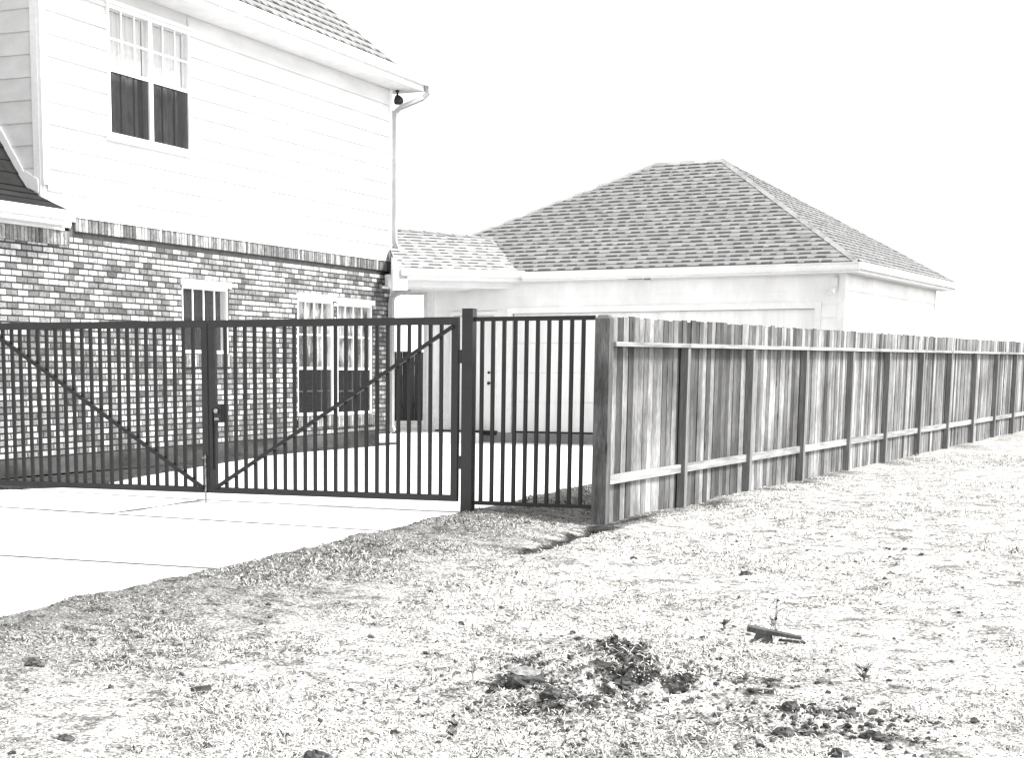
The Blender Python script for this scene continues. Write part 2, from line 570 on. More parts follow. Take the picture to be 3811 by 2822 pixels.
# dark bed along the foot of the brick wall
bx, by = [], []
bed = [(-5.9, 19.0), (-4.4, 19.35), (-3.17, 20.05), (-2.87, 21.8), (-2.05, 25.0), (-1.42, 27.3), (-1.0, 28.2), (0.0, 30.0), (0.72, 31.3), (0.85, 32.0), (0.5, 32.0), (-4.6, 20.9), (-6.2, 17.6)]
mb = MB()
nb = len(bed)
mb.prism(bed, -0.06, 0.035)
tag(mb.build('planting_bed', DIRT), kind='structure', label='dark bare soil bed along the foot of the brick wall')

# ------------------------------------------------------------------ HOUSE  (local x along the wall, local y into the house)
HA = radians(65)
house = thing('house', 'two-storey house with white siding above a mottled brick ground floor', 'house', (0.591, 31.867, 0), HA)


def HO(mb, s0, s1, o0, o1, z0, z1, mi=0):
    """box in house coordinates: s along wall, o outwards"""
    return mb.box(s0, s1, -o1, -o0, z0, z1, mi)


WIN = [(-7.52, -6.13, 1.62, 2.62), (-3.79, -2.40, 0.60, 2.56), (-2.25, -0.77, 0.58, 2.54)]
UPW = (-9.41, -7.26, 4.50, 6.22)
S0 = -14.6
BT = 3.18
BP, BL = 0.0815, 0.228
JT = 0.020

# brick walls
mb = MB()
for (a, b, c, e) in cells(S0, 0.0, 0.26, 3.36, WIN):
    HO(mb, a, b, -0.22, 0.0, c, e)
bw = mb.build('brick_wall', MORTAR, house)
bw['label'] = 'ground floor wall of mottled white and grey bricks'
mb = MB()
HO(mb, S0 - 0.01, 0.02, -0.25, 0.012, -0.1, 0.255)
mb.build('foundation', FOUND, house)
mb = MB()
HO(mb, -0.22, 0.0, -8.0, -0.23, -0.1, 6.4)
HO(mb, S0, S0 + 0.2, -8.0, -0.23, -0.1, 3.3)
HO(mb, S0, 0.0, -8.2, -8.0, -0.1, 6.4)
mb.build('rear_wall', SIDING, house)


def brick_verts(L, Hh, D=0.007, e=0.004):
    v = [(0, 0, 0), (L, 0, 0), (L, 0, Hh), (0, 0, Hh), (e, -D, e), (L - e, -D, e), (L - e, -D, Hh - e), (e, -D, Hh - e)]
    f = [(4, 5, 6, 7), (0, 1, 5, 4), (1, 2, 6, 5), (2, 3, 7, 6), (3, 0, 4, 7)]
    return v, f


def pick_tone(s, z):
    r = random.random() + 0.10 * vnoise(np.array([s * 0.8]), np.array([z * 1.7]), 3)[0]
    dk = 0.18 if s > -2.2 else 0.0  # more dark bricks near the right corner: its shade put into the tones
    r -= dk
    if r > 0.75: return random.choice([0, 0, 1])
    if r > 0.50: return random.choice([1, 2, 2, 3])
    if r > 0.26: return random.choice([3, 4, 4, 5])
    if r > 0.07: return random.choice([5, 5, 6, 7])
    return random.choice([7, 8, 9])


bricks = []
course = 0
z = 0.262
while z + BP < BT + 0.01:
    off = (course % 2) * BL / 2 + random.uniform(-0.01, 0.01)
    for (a, b) in spans(S0, -0.002, z, z + BP, WIN):
        p = S0 - off + BL * math.floor((a - S0 + off) / BL)
        while p < b:
            q = p + BL - 0.020
            c0, c1 = max(p, a + 0.003), min(q, b - 0.003)
            if c1 - c0 > 0.04:
                bricks.append((c0, c1, z + JT / 2, z + BP - JT / 2))
            p += BL
    z += BP; course += 1
full = [b for b in bricks if b[1] - b[0] > BL - 0.02 and -12.1 < b[0] < -6.9 and b[2] > 1.93]
full.sort(key=lambda b: b[0])
chosen = set(full[:300])
bmesh_tone = []
for i, m in enumerate(BRICKM):
    v, f = brick_verts(BL - 0.020, BP - JT)
    bmesh_tone.append(MB().add(v, f).mesh('brick', m))
rest = MB()
for b in bricks:
    tone = pick_tone(b[0], b[2])
    pr = random.uniform(-0.004, 0.004)
    if b in chosen:
        link('brick', bmesh_tone[tone], bw, (b[0], -pr, b[2]))
    else:
        v, f = brick_verts(b[1] - b[0], b[3] - b[2])
        rest.add([(p[0] + b[0], p[1] - pr, p[2] + b[2]) for p in v], f, tone)
tag(rest.build('smaller_bricks', BRICKM, bw), kind='stuff')
# soldier course (upright bricks) along the top, lower under the side eave
sol_tones = [3, 4, 2, 5, 6, 1, 4, 7, 5, 3, 2, 8]
sv, sf = brick_verts(0.068, 0.186, 0.02)
sol_mesh = [MB().add(sv, sf).mesh('soldier_brick', m) for m in BRICKM]
p = -10.25
while p < -0.06:
    link('soldier_brick', sol_mesh[random.choice(sol_tones)], bw, (p, -random.uniform(0.002, 0.012), BT + 0.004))
    p += 0.0775
p = -13.4
while p < -10.5:
    link('soldier_brick', sol_mesh[random.choice(sol_tones)], bw, (p, -random.uniform(0.016, 0.024), 2.985))
    p += 0.0775
# projecting stepped bricks where the two soldier courses meet
for (a, c) in ((-10.47, 3.07), (-10.41, 3.19)):
    link('soldier_brick', sol_mesh[7], bw, (a, -0.02, c - 0.08))
# window sills of upright bricks
for h in WIN:
    p = h[0] - 0.06
    while p < h[1] + 0.02:
        b = link('sill_brick', sol_mesh[random.choice([2, 3, 5, 6, 8])], bw, (p, -0.03, h[2] - 0.20))
        p += 0.0775

# siding of the upper storey
mb = MB()
for (a, b, c, e) in cells(-10.92, 0.0, 3.385, 6.46, [UPW]):
    HO(mb, a, b, -0.2, 0.0, c, e)
HO(mb, -10.92, -10.72, -7.9, -0.2, 3.385, 6.46)
sw = mb.build('siding_wall', SIDING, house)
sw['label'] = 'upper storey wall of wide white lap siding'
zz = 3.375
while zz < 6.44:
    z1 = min(zz + 0.285, 6.45)
    for (a, b) in spans(-10.83, -0.10, zz, z1, [UPW]):
        A = [(a, -0.0, zz), (b, -0.0, zz), (b, -0.034, zz), (a, -0.034, zz)]
        B = [(a, -0.0, z1), (b, -0.0, z1), (b, -0.007, z1), (a, -0.007, z1)]
        MB().hexa(A, B).build('siding_board', SIDING, sw)
    # front face of the upper storey
    A = [(-10.92, 0.10, zz), (-10.92, 4.2, zz), (-10.946, 4.2, zz), (-10.946, 0.10, zz)]
    B = [(-10.92, 0.10, z1), (-10.92, 4.2, z1), (-10.927, 4.2, z1), (-10.927, 0.10, z1)]
    MB().hexa(A, B).build('siding_board', SIDING, sw)
    zz += 0.279
mb = MB()
HO(mb, -0.10, 0.012, -0.01, 0.050, 3.375, 6.45); HO(mb, 0.0, 0.036, -0.10, -0.012, 3.375, 6.45)
mb.build('corner_board', WHITE, house)
mb = MB()
HO(mb, -10.955, -10.83, 0.0, 0.050, 3.72, 6.45); HO(mb, -10.96, -10.925, -0.10, -0.002, 3.5, 6.45)
mb.build('corner_board', WHITE, house)
mb = MB()
HO(mb, -10.4, 0.03, 0.002, 0.042, 3.362, 3.40)
mb.build('drip_board', WHITE, house)
# raking board where the front wall meets the lower roof
mb = MB()
for (oa, za, ob, zb) in ((-0.036, 3.62, -0.234, 3.70), (-0.234, 3.70, -1.9, 6.36)):
    mb.hexa([(-10.97, -oa, za), (-10.92, -oa, za), (-10.92, -ob, zb), (-10.97, -ob, zb)],
            [(-10.97, -oa, za + 0.16), (-10.92, -oa, za + 0.16), (-10.92, -ob, zb + 0.20), (-10.97, -ob, zb + 0.20)])
mb.build('rake_board', WHITE, house)


# windows -------------------------------------------------------------
def window(parent, s0, s1, z0, z1, cols, rows, mull=None, zmeet=None, o=0.0, low_screen=True, up_back=None, low_back=None, reveal=0.07, tfw=0.05, lowbar=True):
    """double-hung window set into the wall, s0..s1, z0..z1."""
    fw = tfw
    fr = MB()
    HO(fr, s0, s0 + fw, -reveal, o, z0, z1); HO(fr, s1 - fw, s1, -reveal, o, z0, z1)
    HO(fr, s0 + fw, s1 - fw, -reveal, o, z1 - fw, z1); HO(fr, s0 + fw, s1 - fw, -reveal, o + 0.02, z0, z0 + fw)
    if mull: HO(fr, mull - 0.045, mull + 0.045, -reveal, o + 0.004, z0 + fw, z1 - fw)
    win = fr.build('window', WHITE, parent)
    units = [(s0 + fw, s1 - fw)] if not mull else [(s0 + fw, mull - 0.045), (mull + 0.045, s1 - fw)]
    oo = o - 0.035
    for (a, b) in units:
        # upper sash bars
        rail = MB()
        if zmeet:
            HO(rail, a, b, oo - 0.01, oo + 0.022, zmeet - 0.02, zmeet + 0.025)
            rail.build('meeting_rail', WHITE, win)
        zl = zmeet + 0.025 if zmeet else z0 + fw
        zt = z1 - fw
        for k in range(1, cols):
            x = a + (b - a) * k / cols
            m = MB(); HO(m, x - 0.013, x + 0.013, oo - 0.006, oo + 0.012, zl, zt); m.build('muntin', WHITE, win)
        for k in range(1, rows):
            q = zl + (zt - zl) * k / rows
            m = MB(); HO(m, a, b, oo - 0.006, oo + 0.009, q - 0.013, q + 0.013); m.build('muntin', WHITE, win)
        for k in range(cols):
            for j in range(rows):
                x0_ = a + (b - a) * k / cols; x1_ = a + (b - a) * (k + 1) / cols
                q0 = zl + (zt - zl) * j / rows; q1 = zl + (zt - zl) * (j + 1) / rows
                m = MB(); HO(m, x0_, x1_, oo - 0.005 - 0.0015 * ((k + j) % 2), oo - 0.003 - 0.0015 * ((k + j) % 2), q0, q1); m.build('pane', GLASS, win)
        if zmeet:
            zb, ze = z0 + fw, zmeet - 0.02
            for k in range(1, cols):
                x = a + (b - a) * k / cols
                m = MB(); HO(m, x - 0.012, x + 0.012, oo - 0.025, oo - 0.01, zb, ze); m.build('muntin', WHITE if lowbar else BLACKP, win)
            q = (zb + ze) / 2
            if lowbar:
                m = MB(); HO(m, a, b, oo - 0.026, oo - 0.012, q - 0.012, q + 0.012); m.build('muntin', WHITE, win)
            m = MB(); HO(m, a, b, oo - 0.034, oo - 0.031, zb, ze); m.build('pane', GLASS, win)
            if low_screen:
                m = MB(); HO(m, a, b, oo + 0.008, oo + 0.010, zb, ze); m.build('insect_screen', SCREEN, win)
        if up_back:
            wavy(win, a, b, zl, zt, -0.10, up_back)
        if low_back and zmeet:
            wavy(win, a, b - 0.10, z0 + fw, zmeet, -0.10, low_back)
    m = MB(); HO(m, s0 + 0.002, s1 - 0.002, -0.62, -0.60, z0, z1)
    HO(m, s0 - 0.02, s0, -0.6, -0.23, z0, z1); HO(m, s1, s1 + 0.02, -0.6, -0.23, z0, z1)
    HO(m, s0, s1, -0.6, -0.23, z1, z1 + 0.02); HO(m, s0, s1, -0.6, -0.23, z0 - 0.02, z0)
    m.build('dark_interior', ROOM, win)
    return win


def wavy(parent, a, b, z0, z1, o, m_):
    n = 40
    v = []; f = []
    for i in range(n + 1):
        x = a + (b - a) * i / n
        d = 0.018 * sin(i * 0.9 + a * 7) + 0.01 * sin(i * 2.3)
        v += [(x, -o - d, z0), (x, -o - d * 0.8, z1)]
        if i: f.append((2 * i - 2, 2 * i, 2 * i + 1, 2 * i - 1))
    MB().add(v, f).build('curtain', m_, parent)


window(house, *UPW[:2], UPW[2], UPW[3], 3, 2, mull=-8.335, zmeet=5.375, o=0.045, up_back=BLIND, low_back=CURT, lowbar=False)
ha = window(house, *WIN[0], 4, 1, o=-0.01, reveal=0.12)
window(house, *WIN[1], 4, 2, zmeet=1.40, o=-0.01, reveal=0.12, up_back=CURTW)
window(house, *WIN[2], 4, 2, zmeet=1.39, o=-0.01, reveal=0.12, up_back=CURTW)
for h in WIN:
    m = MB(); HO(m, h[0] - 0.05, h[1] + 0.05, -0.02, 0.035, h[3] - 0.005, h[3] + 0.085); m.build('window_head', WHITE, house)
m = MB(); HO(m, UPW[0] - 0.05, UPW[1] + 0.05, 0.0, 0.075, UPW[2] - 0.055, UPW[2] + 0.002); m.build('window_sill', WHITE, house)
m = MB(); HO(m, UPW[0] - 0.05, UPW[1] + 0.05, 0.0, 0.07, UPW[3] + 0.002, UPW[3] + 0.05); m.build('window_head', WHITE, house)


# shingled roof planes ---------------------------------------------------
def roof_plane(parent, O, ex, ey, left, right, T, row=0.184, piece=0.9, m_top=SHING, m_dark=SHDARK, dash=True, t0=0.0, seed=1, part=True):
    """O eave origin, ex unit along eave, ey unit up the slope; left(t), right(t) give the extent at slope distance t; rows up to T.
    Each shingle is a wedge with a butt edge at the bottom."""
    R = random.Random(seed)
    O = np.array(O, float); ex = np.array(ex, float); ey = np.array(ey, float)
    nz_ = np.cross(ex, ey); nz_ /= np.linalg.norm(nz_)
    if nz_[2] < 0: nz_ = -nz_
    t = t0
    k = 0
    while t < T - 0.02:
        tt = min(t + row + 0.04, T)
        tb = min(t + row, T)
        a = left(t); b = right(t)
        p = a - R.uniform(0, piece)
        while p < b:
            q = p + piece
            l0, r0 = max(p, left(t)), min(q, right(t))
            l1, r1 = max(p, left(tt)), min(q, right(tt))
            if r0 - l0 > 0.02:
                l1 = min(max(l1, l0), r0) if l1 <= r0 else r0
                r1 = max(min(r1, r0), l1)
                th = 0.016 + R.uniform(0, 0.004)
                P = lambda x, y, zz_: O + ex * x + ey * y + nz_ * zz_
                mb = MB()
                g_ = 0.003
                mb.hexa([P(l0 + g_, t, 0), P(r0 - g_, t, 0), P(r1 - g_, tt, 0), P(l1 + g_, tt, 0)],
                        [P(l0 + g_, t, th), P(r0 - g_, t, th), P(r1 - g_, tt, 0.004), P(l1 + g_, tt, 0.004)])
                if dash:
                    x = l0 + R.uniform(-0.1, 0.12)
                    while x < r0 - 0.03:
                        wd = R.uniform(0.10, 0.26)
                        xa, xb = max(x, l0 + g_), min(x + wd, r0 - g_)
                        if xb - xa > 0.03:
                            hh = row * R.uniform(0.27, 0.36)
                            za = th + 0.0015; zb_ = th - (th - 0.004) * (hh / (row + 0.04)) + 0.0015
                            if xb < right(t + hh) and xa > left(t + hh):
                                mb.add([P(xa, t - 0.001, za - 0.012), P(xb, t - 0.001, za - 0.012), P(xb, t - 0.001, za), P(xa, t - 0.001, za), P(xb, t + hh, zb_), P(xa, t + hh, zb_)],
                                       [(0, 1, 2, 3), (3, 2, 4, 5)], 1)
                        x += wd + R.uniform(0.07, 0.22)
                mb.build('shingle', [m_top, m_dark], parent)
            p = q
        t += row
        k += 1


def caps(parent, A, B, na, nb_, wdt=0.15, step=0.22, m_=SHCAP, up=0.02):
    """overlapping cap shingles along the hip or ridge A->B; na, nb_ = unit directions down each side."""
    A = np.array(A, float); B = np.array(B, float)
    L = np.linalg.norm(B - A); d = (B - A) / L
    na = np.array(na, float); nb_ = np.array(nb_, float)
    n = max(1, int(L / step))
    for i in range(n):
        a = A + d * (L * i / n); b = A + d * (L * (i + 1.15) / n)
        ua = np.array([0, 0, up + 0.014]); ub = np.array([0, 0, up])
        mb = MB()
        v = [a + na * wdt + ua * 0.75, a + ua, a + nb_ * wdt + ua * 0.75, b + nb_ * wdt + ub * 0.75, b + ub, b + na * wdt + ub * 0.75]
        lo = [p - np.array([0, 0, 0.012]) for p in v]
        mb.add(v + lo, [(0, 1, 4, 5), (1, 2, 3, 4), (6, 7, 1, 0), (7, 8, 2, 1), (6, 0, 5, 11), (2, 8, 9, 3), (11, 5, 4, 10), (10, 4, 3, 9), (6, 11, 10, 7), (7, 10, 9, 8)])
        mb.build('cap_shingle', m_, parent)


# upper roof: flared eave, pitch about 1 (local y = -o)
ER, EZ = 0.45, 6.69
f1 = (0.10, 6.90)                     # flare ends at o=0.10
TOPo = -3.9; TOPz = 6.90 + 4.0 * 0.97
mb = MB()
hipA = (ER, -0.5, EZ - 0.02); hipB = (ER - 0.4, -0.10, f1[1] - 0.02); hipC = (ER - 4.4, 3.9, TOPz - 0.02)
sF = -11.3
mb.add([(sF, -0.5, EZ - 0.02), hipA, hipB, (sF, -0.10, f1[1] - 0.02), hipC, (sF, 3.9, TOPz - 0.02),
        (ER, 8.3, EZ - 0.02), (ER - 0.4, 7.9, f1[1] - 0.02), (sF, 8.3, EZ - 0.02), (sF, 7.9, f1[1] - 0.02)],
       [(0, 1, 2, 3), (3, 2, 4, 5), (1, 6, 7, 2), (2, 7, 4), (6, 8, 9, 7), (7, 9, 5, 4), (0, 3, 5, 9, 8)])
roof = mb.build('roof', SHUNDER, house)
roof['label'] = 'grey shingled upper roof with flared eave'
sl1 = np.array([0, 0.40, 0.21]); L1 = np.linalg.norm(sl1); sl1 /= L1
roof_plane(roof, (0, -0.5, EZ), (1, 0, 0), sl1, lambda t: -9.0, lambda t: ER - t * 0.40 / L1, L1, row=L1 / 2.0, seed=3)
sl2 = np.array([0, 1.0, 0.97]); L2 = np.linalg.norm(sl2); sl2 /= L2
roof_plane(roof, (0, -0.10, f1[1]), (1, 0, 0), sl2, lambda t: -6.6 + t * 1.2, lambda t: ER - 0.4 - t / L2, 2.7, row=0.225, seed=4)
da = np.array([0, -1, -0.97]); da /= np.linalg.norm(da)
db = np.array([1, 0, -0.97]); db /= np.linalg.norm(db)
caps(roof, hipB, np.array(hipB) + (np.array(hipC) - np.array(hipB)) * 0.62, da, db, 0.13, 0.2, SHING, up=0.03)
da1 = np.array([0, -1, -0.52]); da1 /= np.linalg.norm(da1)
db1 = np.array([1, 0, -0.52]); db1 /= np.linalg.norm(db1)
caps(roof, hipA, hipB, da1, db1, 0.12, 0.2, SHING, up=0.03)
mb = MB()
HO(mb, sF, ER, 0.0, 0.5, 6.455, 6.475)
HO(mb, -0.0, ER, -8.3, 0.0, 6.455, 6.475)
mb.build('soffit', SOFFIT, house)
mb = MB()
HO(mb, sF, ER + 0.02, 0.478, 0.503, 6.45, 6.67); HO(mb, ER - 0.003, ER + 0.022, -8.3, 0.478, 6.45, 6.67)
mb.build('fascia', WHITE, house)


def gutter(parent, s0, s1, o0, zt, name='gutter'):
    prof = [(o0, zt), (o0, zt - 0.13), (o0 + 0.07, zt - 0.13), (o0 + 0.095, zt - 0.09), (o0 + 0.10, zt - 0.04), (o0 + 0.125, zt - 0.015), (o0 + 0.125, zt), (o0 + 0.108, zt), (o0 + 0.10, zt - 0.02), (o0 + 0.08, zt - 0.10), (o0 + 0.01, zt - 0.115)]
    n = len(prof)
    v = [(s0, -o, zz_) for o, zz_ in prof] + [(s1, -o, zz_) for o, zz_ in prof]
    f = [(i, (i + 1) % n, n + (i + 1) % n, n + i) for i in range(n)] + [tuple(range(n)), tuple(range(2 * n - 1, n - 1, -1))]
    mb = MB().add(v, f)
    for e in (s0, s1 - 0.004):
        mb.box(e, e + 0.004, -(o0 + 0.12), -(o0 + 0.003), zt - 0.128, zt - 0.002)
    return mb.build(name, WHITE, parent)


gutter(house, sF, 0.62, 0.505, 6.675)


def pipe(parent, pts, wx=0.085, wy=0.065, name='downspout', m_=WHITE):
    mb = MB()
    mb.tube(pts, wx / 2 * 1.15, 10, flat=0.9)
    return mb.build(name, m_, parent, smooth=True)


def box_pipe(parent, pts, wx, wy, name='downspout', m_=SPOUT):
    """rectangular downspout through the points (mitred rings)"""
    pts = [np.array(p, float) for p in pts]
    v = []; f = []
    for i, p in enumerate(pts):
        d = pts[min(i + 1, len(pts) - 1)] - pts[max(i - 1, 0)]
        d /= np.linalg.norm(d)
        a = np.array([1.0, 0, 0]); a = a - d * (a @ d)
        if np.linalg.norm(a) < 0.3: a = np.array([0, 0, 1.0]) - d * d[2]
        a /= np.linalg.norm(a); b = np.cross(d, a)
        v += [p + a * (wx / 2 * sa) + b * (wy / 2 * sb_) for sa, sb_ in ((-1, -1), (1, -1), (1, 1), (-1, 1))]
        if i:
            o = 4 * (i - 1)
            f += [(o + k, o + (k + 1) % 4, o + 4 + (k + 1) % 4, o + 4 + k) for k in range(4)]
    f += [(3, 2, 1, 0), tuple(len(v) - 4 + k for k in range(4))]
    return MB().add(v, f).build(name, m_, parent)


box_pipe(house, [(0.44, -0.56, 6.55), (0.44, -0.56, 6.42), (0.40, -0.48, 6.33), (0.10, -0.16, 6.14), (0.03, -0.09, 6.05), (0.03, -0.085, 5.9), (0.03, -0.085, 3.74), (0.08, -0.12, 3.60), (0.26, -0.22, 3.47)], 0.09, 0.075)
box_pipe(house, [(0.33, -0.36, 3.08), (0.33, -0.36, 2.98), (0.28, -0.30, 2.90), (0.02, -0.12, 2.78), (-0.06, -0.075, 2.70), (-0.07, -0.07, 2.58), (-0.07, -0.07, 0.34), (-0.03, -0.10, 0.22)], 0.115, 0.085)
pipe(house, [(-0.03, -0.10, 0.22), (0.06, -0.16, 0.16), (0.20, -0.24, 0.11)], name='drain_shoe', m_=BLACKP)
# floodlight under the eave
mb = MB()
mb.tube([(0.10, -0.10, 6.452), (0.10, -0.10, 6.42)], 0.035, 10)
mb.tube([(0.10, -0.10, 6.42), (0.10, -0.10, 6.36)], 0.02, 8)
mb.tube([(0.10, -0.10, 6.37), (0.105, -0.10, 6.345), (0.115, -0.11, 6.30), (0.125, -0.12, 6.25), (0.13, -0.125, 6.215), (0.132, -0.127, 6.20)], [0.03, 0.055, 0.085, 0.095, 0.075, 0.02], 12)
tag(mb.build('floodlight', BLACKP, house, smooth=True), 'small black floodlight under the eave corner')

# lower side roof in the foreground (dark, steep with a flare)
prof = [(0.32, 3.395), (-0.04, 3.58), (-0.234, 3.69), (-2.0, 6.42)]
mb = MB()
for i in range(3):
    (oa, za), (ob, zb) = prof[i], prof[i + 1]
    mb.hexa([(S0 - 0.3, -oa, za - 0.03), (-10.955 + (0.16 if i == 0 else 0), -oa, za - 0.03), (-10.955, -ob, zb - 0.03), (S0 - 0.3, -ob, zb - 0.03)],
            [(S0 - 0.3, -oa, za), (-10.955 + (0.16 if i == 0 else 0), -oa, za), (-10.955, -ob, zb), (S0 - 0.3, -ob, zb)])
lr = mb.build('porch_roof', SHBLACK, house)
lr['label'] = 'steep charcoal shingled lower roof with flared eave'
for i, (T_, sd_) in enumerate(((None, 8), (None, 9), (1.6, 10))):
    (oa, za), (ob, zb) = prof[i], prof[i + 1]
    e_ = np.array([0, -(ob - oa), zb - za]); L_ = np.linalg.norm(e_); e_ /= L_
    roof_plane(lr, (0, -oa, za), (1, 0, 0), e_, lambda t: -13.2, lambda t: -10.96, min(L_, T_ or 9), row=0.2, m_top=SHBLACK, m_dark=SHBLACK, dash=False, seed=sd_)
mb = MB()
HO(mb, S0 - 0.3, -10.80, 0.30, 0.325, 3.20, 3.39)
HO(mb, -10.80, -10.778, -0.0, 0.325, 3.20, 3.36)
mb.build('fascia', WHITE, house)
mb = MB()
HO(mb, S0 - 0.3, -10.92, 0.326, 0.40, 3.265, 3.385)
mb.build('gutter', WHITE, house)
mb = MB()
HO(mb, S0 - 0.3, -10.79, 0.0, 0.30, 3.20, 3.215)
mb.build('soffit', SOFFIT, house)
mb = MB()
HO(mb, S0 - 0.3, -10.56, 0.0, 0.07, 3.172, 3.20)
HO(mb, -10.56, -10.27, 0.0, 0.045, 3.30, 3.385)
HO(mb, -10.74, -10.40, 0.0, 0.055, 3.215, 3.30)
mb.build('frieze_trim', WHITE, house)

# ------------------------------------------------------------------ GARAGE (local x to the right along the front, local y back)
garage = thing('garage', 'white garage with grey shingled hip roof behind the gate and fence', 'garage', (4.325, 31.315, 0), radians(-30))
FL = 0.19
QL, QR, DP = -3.50, 4.56, 7.5
GD = (-1.62, 4.08, FL, 2.42)
PD = (-2.86, -2.0, FL, 2.40)
MB().box(QL - 0.02, QR + 0.03, -0.05, DP, -0.1, FL - 0.004).build('foundation', FOUND_G, garage)
mb = MB()
for (a, b, c, e) in cells(QL, QR, FL, 3.05, [GD, PD]):
    mb.box(a, b, 0.0, 0.14, c, e)
fw_ = mb.build('front_wall', SIDING_G, garage)
MB().box(QR - 0.14, QR, 0.14, DP, FL, 3.05).build('side_wall', SIDING_G, garage)
mb = MB(); mb.box(QL, QL + 0.14, 0.14, DP, FL, 3.05); mb.box(QL + 0.14, QR - 0.14, DP - 0.14, DP, FL, 3.05); mb.build('side_wall', SIDING_G, garage)
side_w = [o for o in garage.children if o.name.startswith('side_wall')][0]
zz = FL + 0.004
while zz < 2.98:
    z1 = min(zz + 0.238, 3.0)
    for (a, b) in spans(QL + 0.09, QR - 0.09, zz, z1, [GD, PD]):
        MB().hexa([(a, -0.022, zz), (b, -0.022, zz), (b, 0, zz), (a, 0, zz)], [(a, -0.006, z1), (b, -0.006, z1), (b, 0, z1), (a, 0, z1)]).build('siding_board', SIDING_G, fw_)
    a, b = 0.10, DP - 0.09
    MB().hexa([(QR, a, zz), (QR + 0.022, a, zz), (QR + 0.022, b, zz), (QR, b, zz)], [(QR, a, z1), (QR + 0.006, a, z1), (QR + 0.006, b, z1), (QR, b, z1)]).build('siding_board', SIDING_G, side_w)
    zz += 0.23
for (a, b) in ((QL - 0.012, QL + 0.09), (QR - 0.09, QR + 0.03)):
    MB().box(a, b, -0.03, 0.0, FL, 3.0).build('corner_board', WHITE, garage)
MB().box(QR, QR + 0.03, 0.0, 0.10, FL, 3.0).build('corner_board', WHITE, garage)
MB().box(QR, QR + 0.03, DP - 0.09, DP + 0.01, FL, 3.0).build('corner_board', WHITE, garage)
# big door of four flush sections with shallow stiles
gd = MB()
gd.box(GD[0] - 0.11, GD[0], -0.035, 0.1, FL, GD[3] + 0.11); gd.box(GD[1], GD[1] + 0.11, -0.035, 0.1, FL, GD[3] + 0.11)
gd.box(GD[0], GD[1], -0.035, 0.1, GD[3], GD[3] + 0.11)
gdo = gd.build('garage_door', WHITE, garage)
nsec = 4
for i in range(nsec):
    a = FL + 0.03 + i * (GD[3] - FL - 0.03) / nsec; b = FL + 0.03 + (i + 1) * (GD[3] - FL - 0.03) / nsec - 0.003
    sec = MB().box(GD[0] + 0.005, GD[1] - 0.005, 0.05, 0.09, a, b).build('door_panel', DOORW, gdo)
    for k in range(16):
        w_ = (GD[1] - GD[0] - 0.01) / 16
        x0_ = GD[0] + 0.005 + k * w_
        sec_k = MB().box(x0_ + 0.0015, x0_ + w_ - 0.0015, 0.046, 0.0495, a + 0.002, b - 0.002)
        sec_k.build('door_board', DOORW, gdo)
MB().box(GD[0] + 0.01, GD[1] - 0.01, 0.03, 0.085, FL - 0.002, FL + 0.028).build('bottom_seal', BLACKP, gdo)
# side entrance door
pd = MB()
pd.box(PD[0] - 0.07, PD[0], -0.035, 0.1, FL, PD[3] + 0.07); pd.box(PD[1], PD[1] + 0.07, -0.035, 0.1, FL, PD[3] + 0.07); pd.box(PD[0], PD[1], -0.035, 0.1, PD[3], PD[3] + 0.07)
pdo = pd.build('entrance_door', WHITE, garage)
leaf = MB().box(PD[0] + 0.004, PD[1] - 0.004, 0.03, 0.075, FL + 0.03, PD[3] - 0.004).build('door_leaf', DOORW, pdo)
for (zk, rk) in ((1.12, 0.03), (1.32, 0.024)):
    mb = MB(); mb.tube([(-2.10, 0.03, zk), (-2.10, 0.0, zk), (-2.10, -0.025, zk), (-2.10, -0.045, zk)], [rk * 0.7, rk * 0.6, rk * 1.1, rk * 0.5], 10)
    mb.build('door_knob', BLACKP, pdo, smooth=True)
MB().box(PD[0] - 0.35, PD[1] + 0.1, -0.09, 0.03, FL - 0.05, FL + 0.03).build('door_step', BLACKP, pdo)
# roof
EZg = 3.17
e0, e1, d0, d1 = -4.6, 4.87, -0.40, 8.0
RY, RZ = 3.80, 5.46
r0, r1 = -0.28, 1.13
mb = MB()
c = [(e0, d0, EZg - 0.02), (e1, d0, EZg - 0.02), (e1, d1, EZg - 0.02), (e0, d1, EZg - 0.02), (r0, RY, RZ - 0.02), (r1, RY, RZ - 0.02)]
mb.add(c, [(0, 1, 5, 4), (1, 2, 5), (2, 3, 4, 5), (3, 0, 4)])
gr = mb.build('roof', SHUNDER, garage)
gr['label'] = 'grey hip roof of dashed shingles on the garage'
ey_ = np.array([0, RY - d0, RZ - EZg]); LF = np.linalg.norm(ey_); ey_ /= LF
roof_plane(gr, (0, d0, EZg), (1, 0, 0), ey_, lambda t: e0 + (r0 - e0) * t / LF, lambda t: e1 + (r1 - e1) * t / LF, LF, row=LF / 29, seed=21)
er_ = np.array([-(e1 - r1), 0, RZ - EZg]); LR = np.linalg.norm(er_); er_ /= LR
roof_plane(gr, (e1, 0, EZg), (0, 1, 0), er_, lambda t: d0 + (RY - d0) * t / LR, lambda t: d1 + (RY - d1) * t / LR, LR, row=LR / 28, seed=22)
dF = np.array([0, d0 - RY, EZg - RZ]); dF /= np.linalg.norm(dF)
dR = np.array([e1 - r1, 0, EZg - RZ]); dR /= np.linalg.norm(dR)
dL = np.array([e0 - r0, 0, EZg - RZ]); dL /= np.linalg.norm(dL)
dB = np.array([0, d1 - RY, EZg - RZ]); dB /= np.linalg.norm(dB)
caps(gr, (e1, d0, EZg), (r1, RY, RZ), dF, dR, 0.15, 0.25, up=0.025)
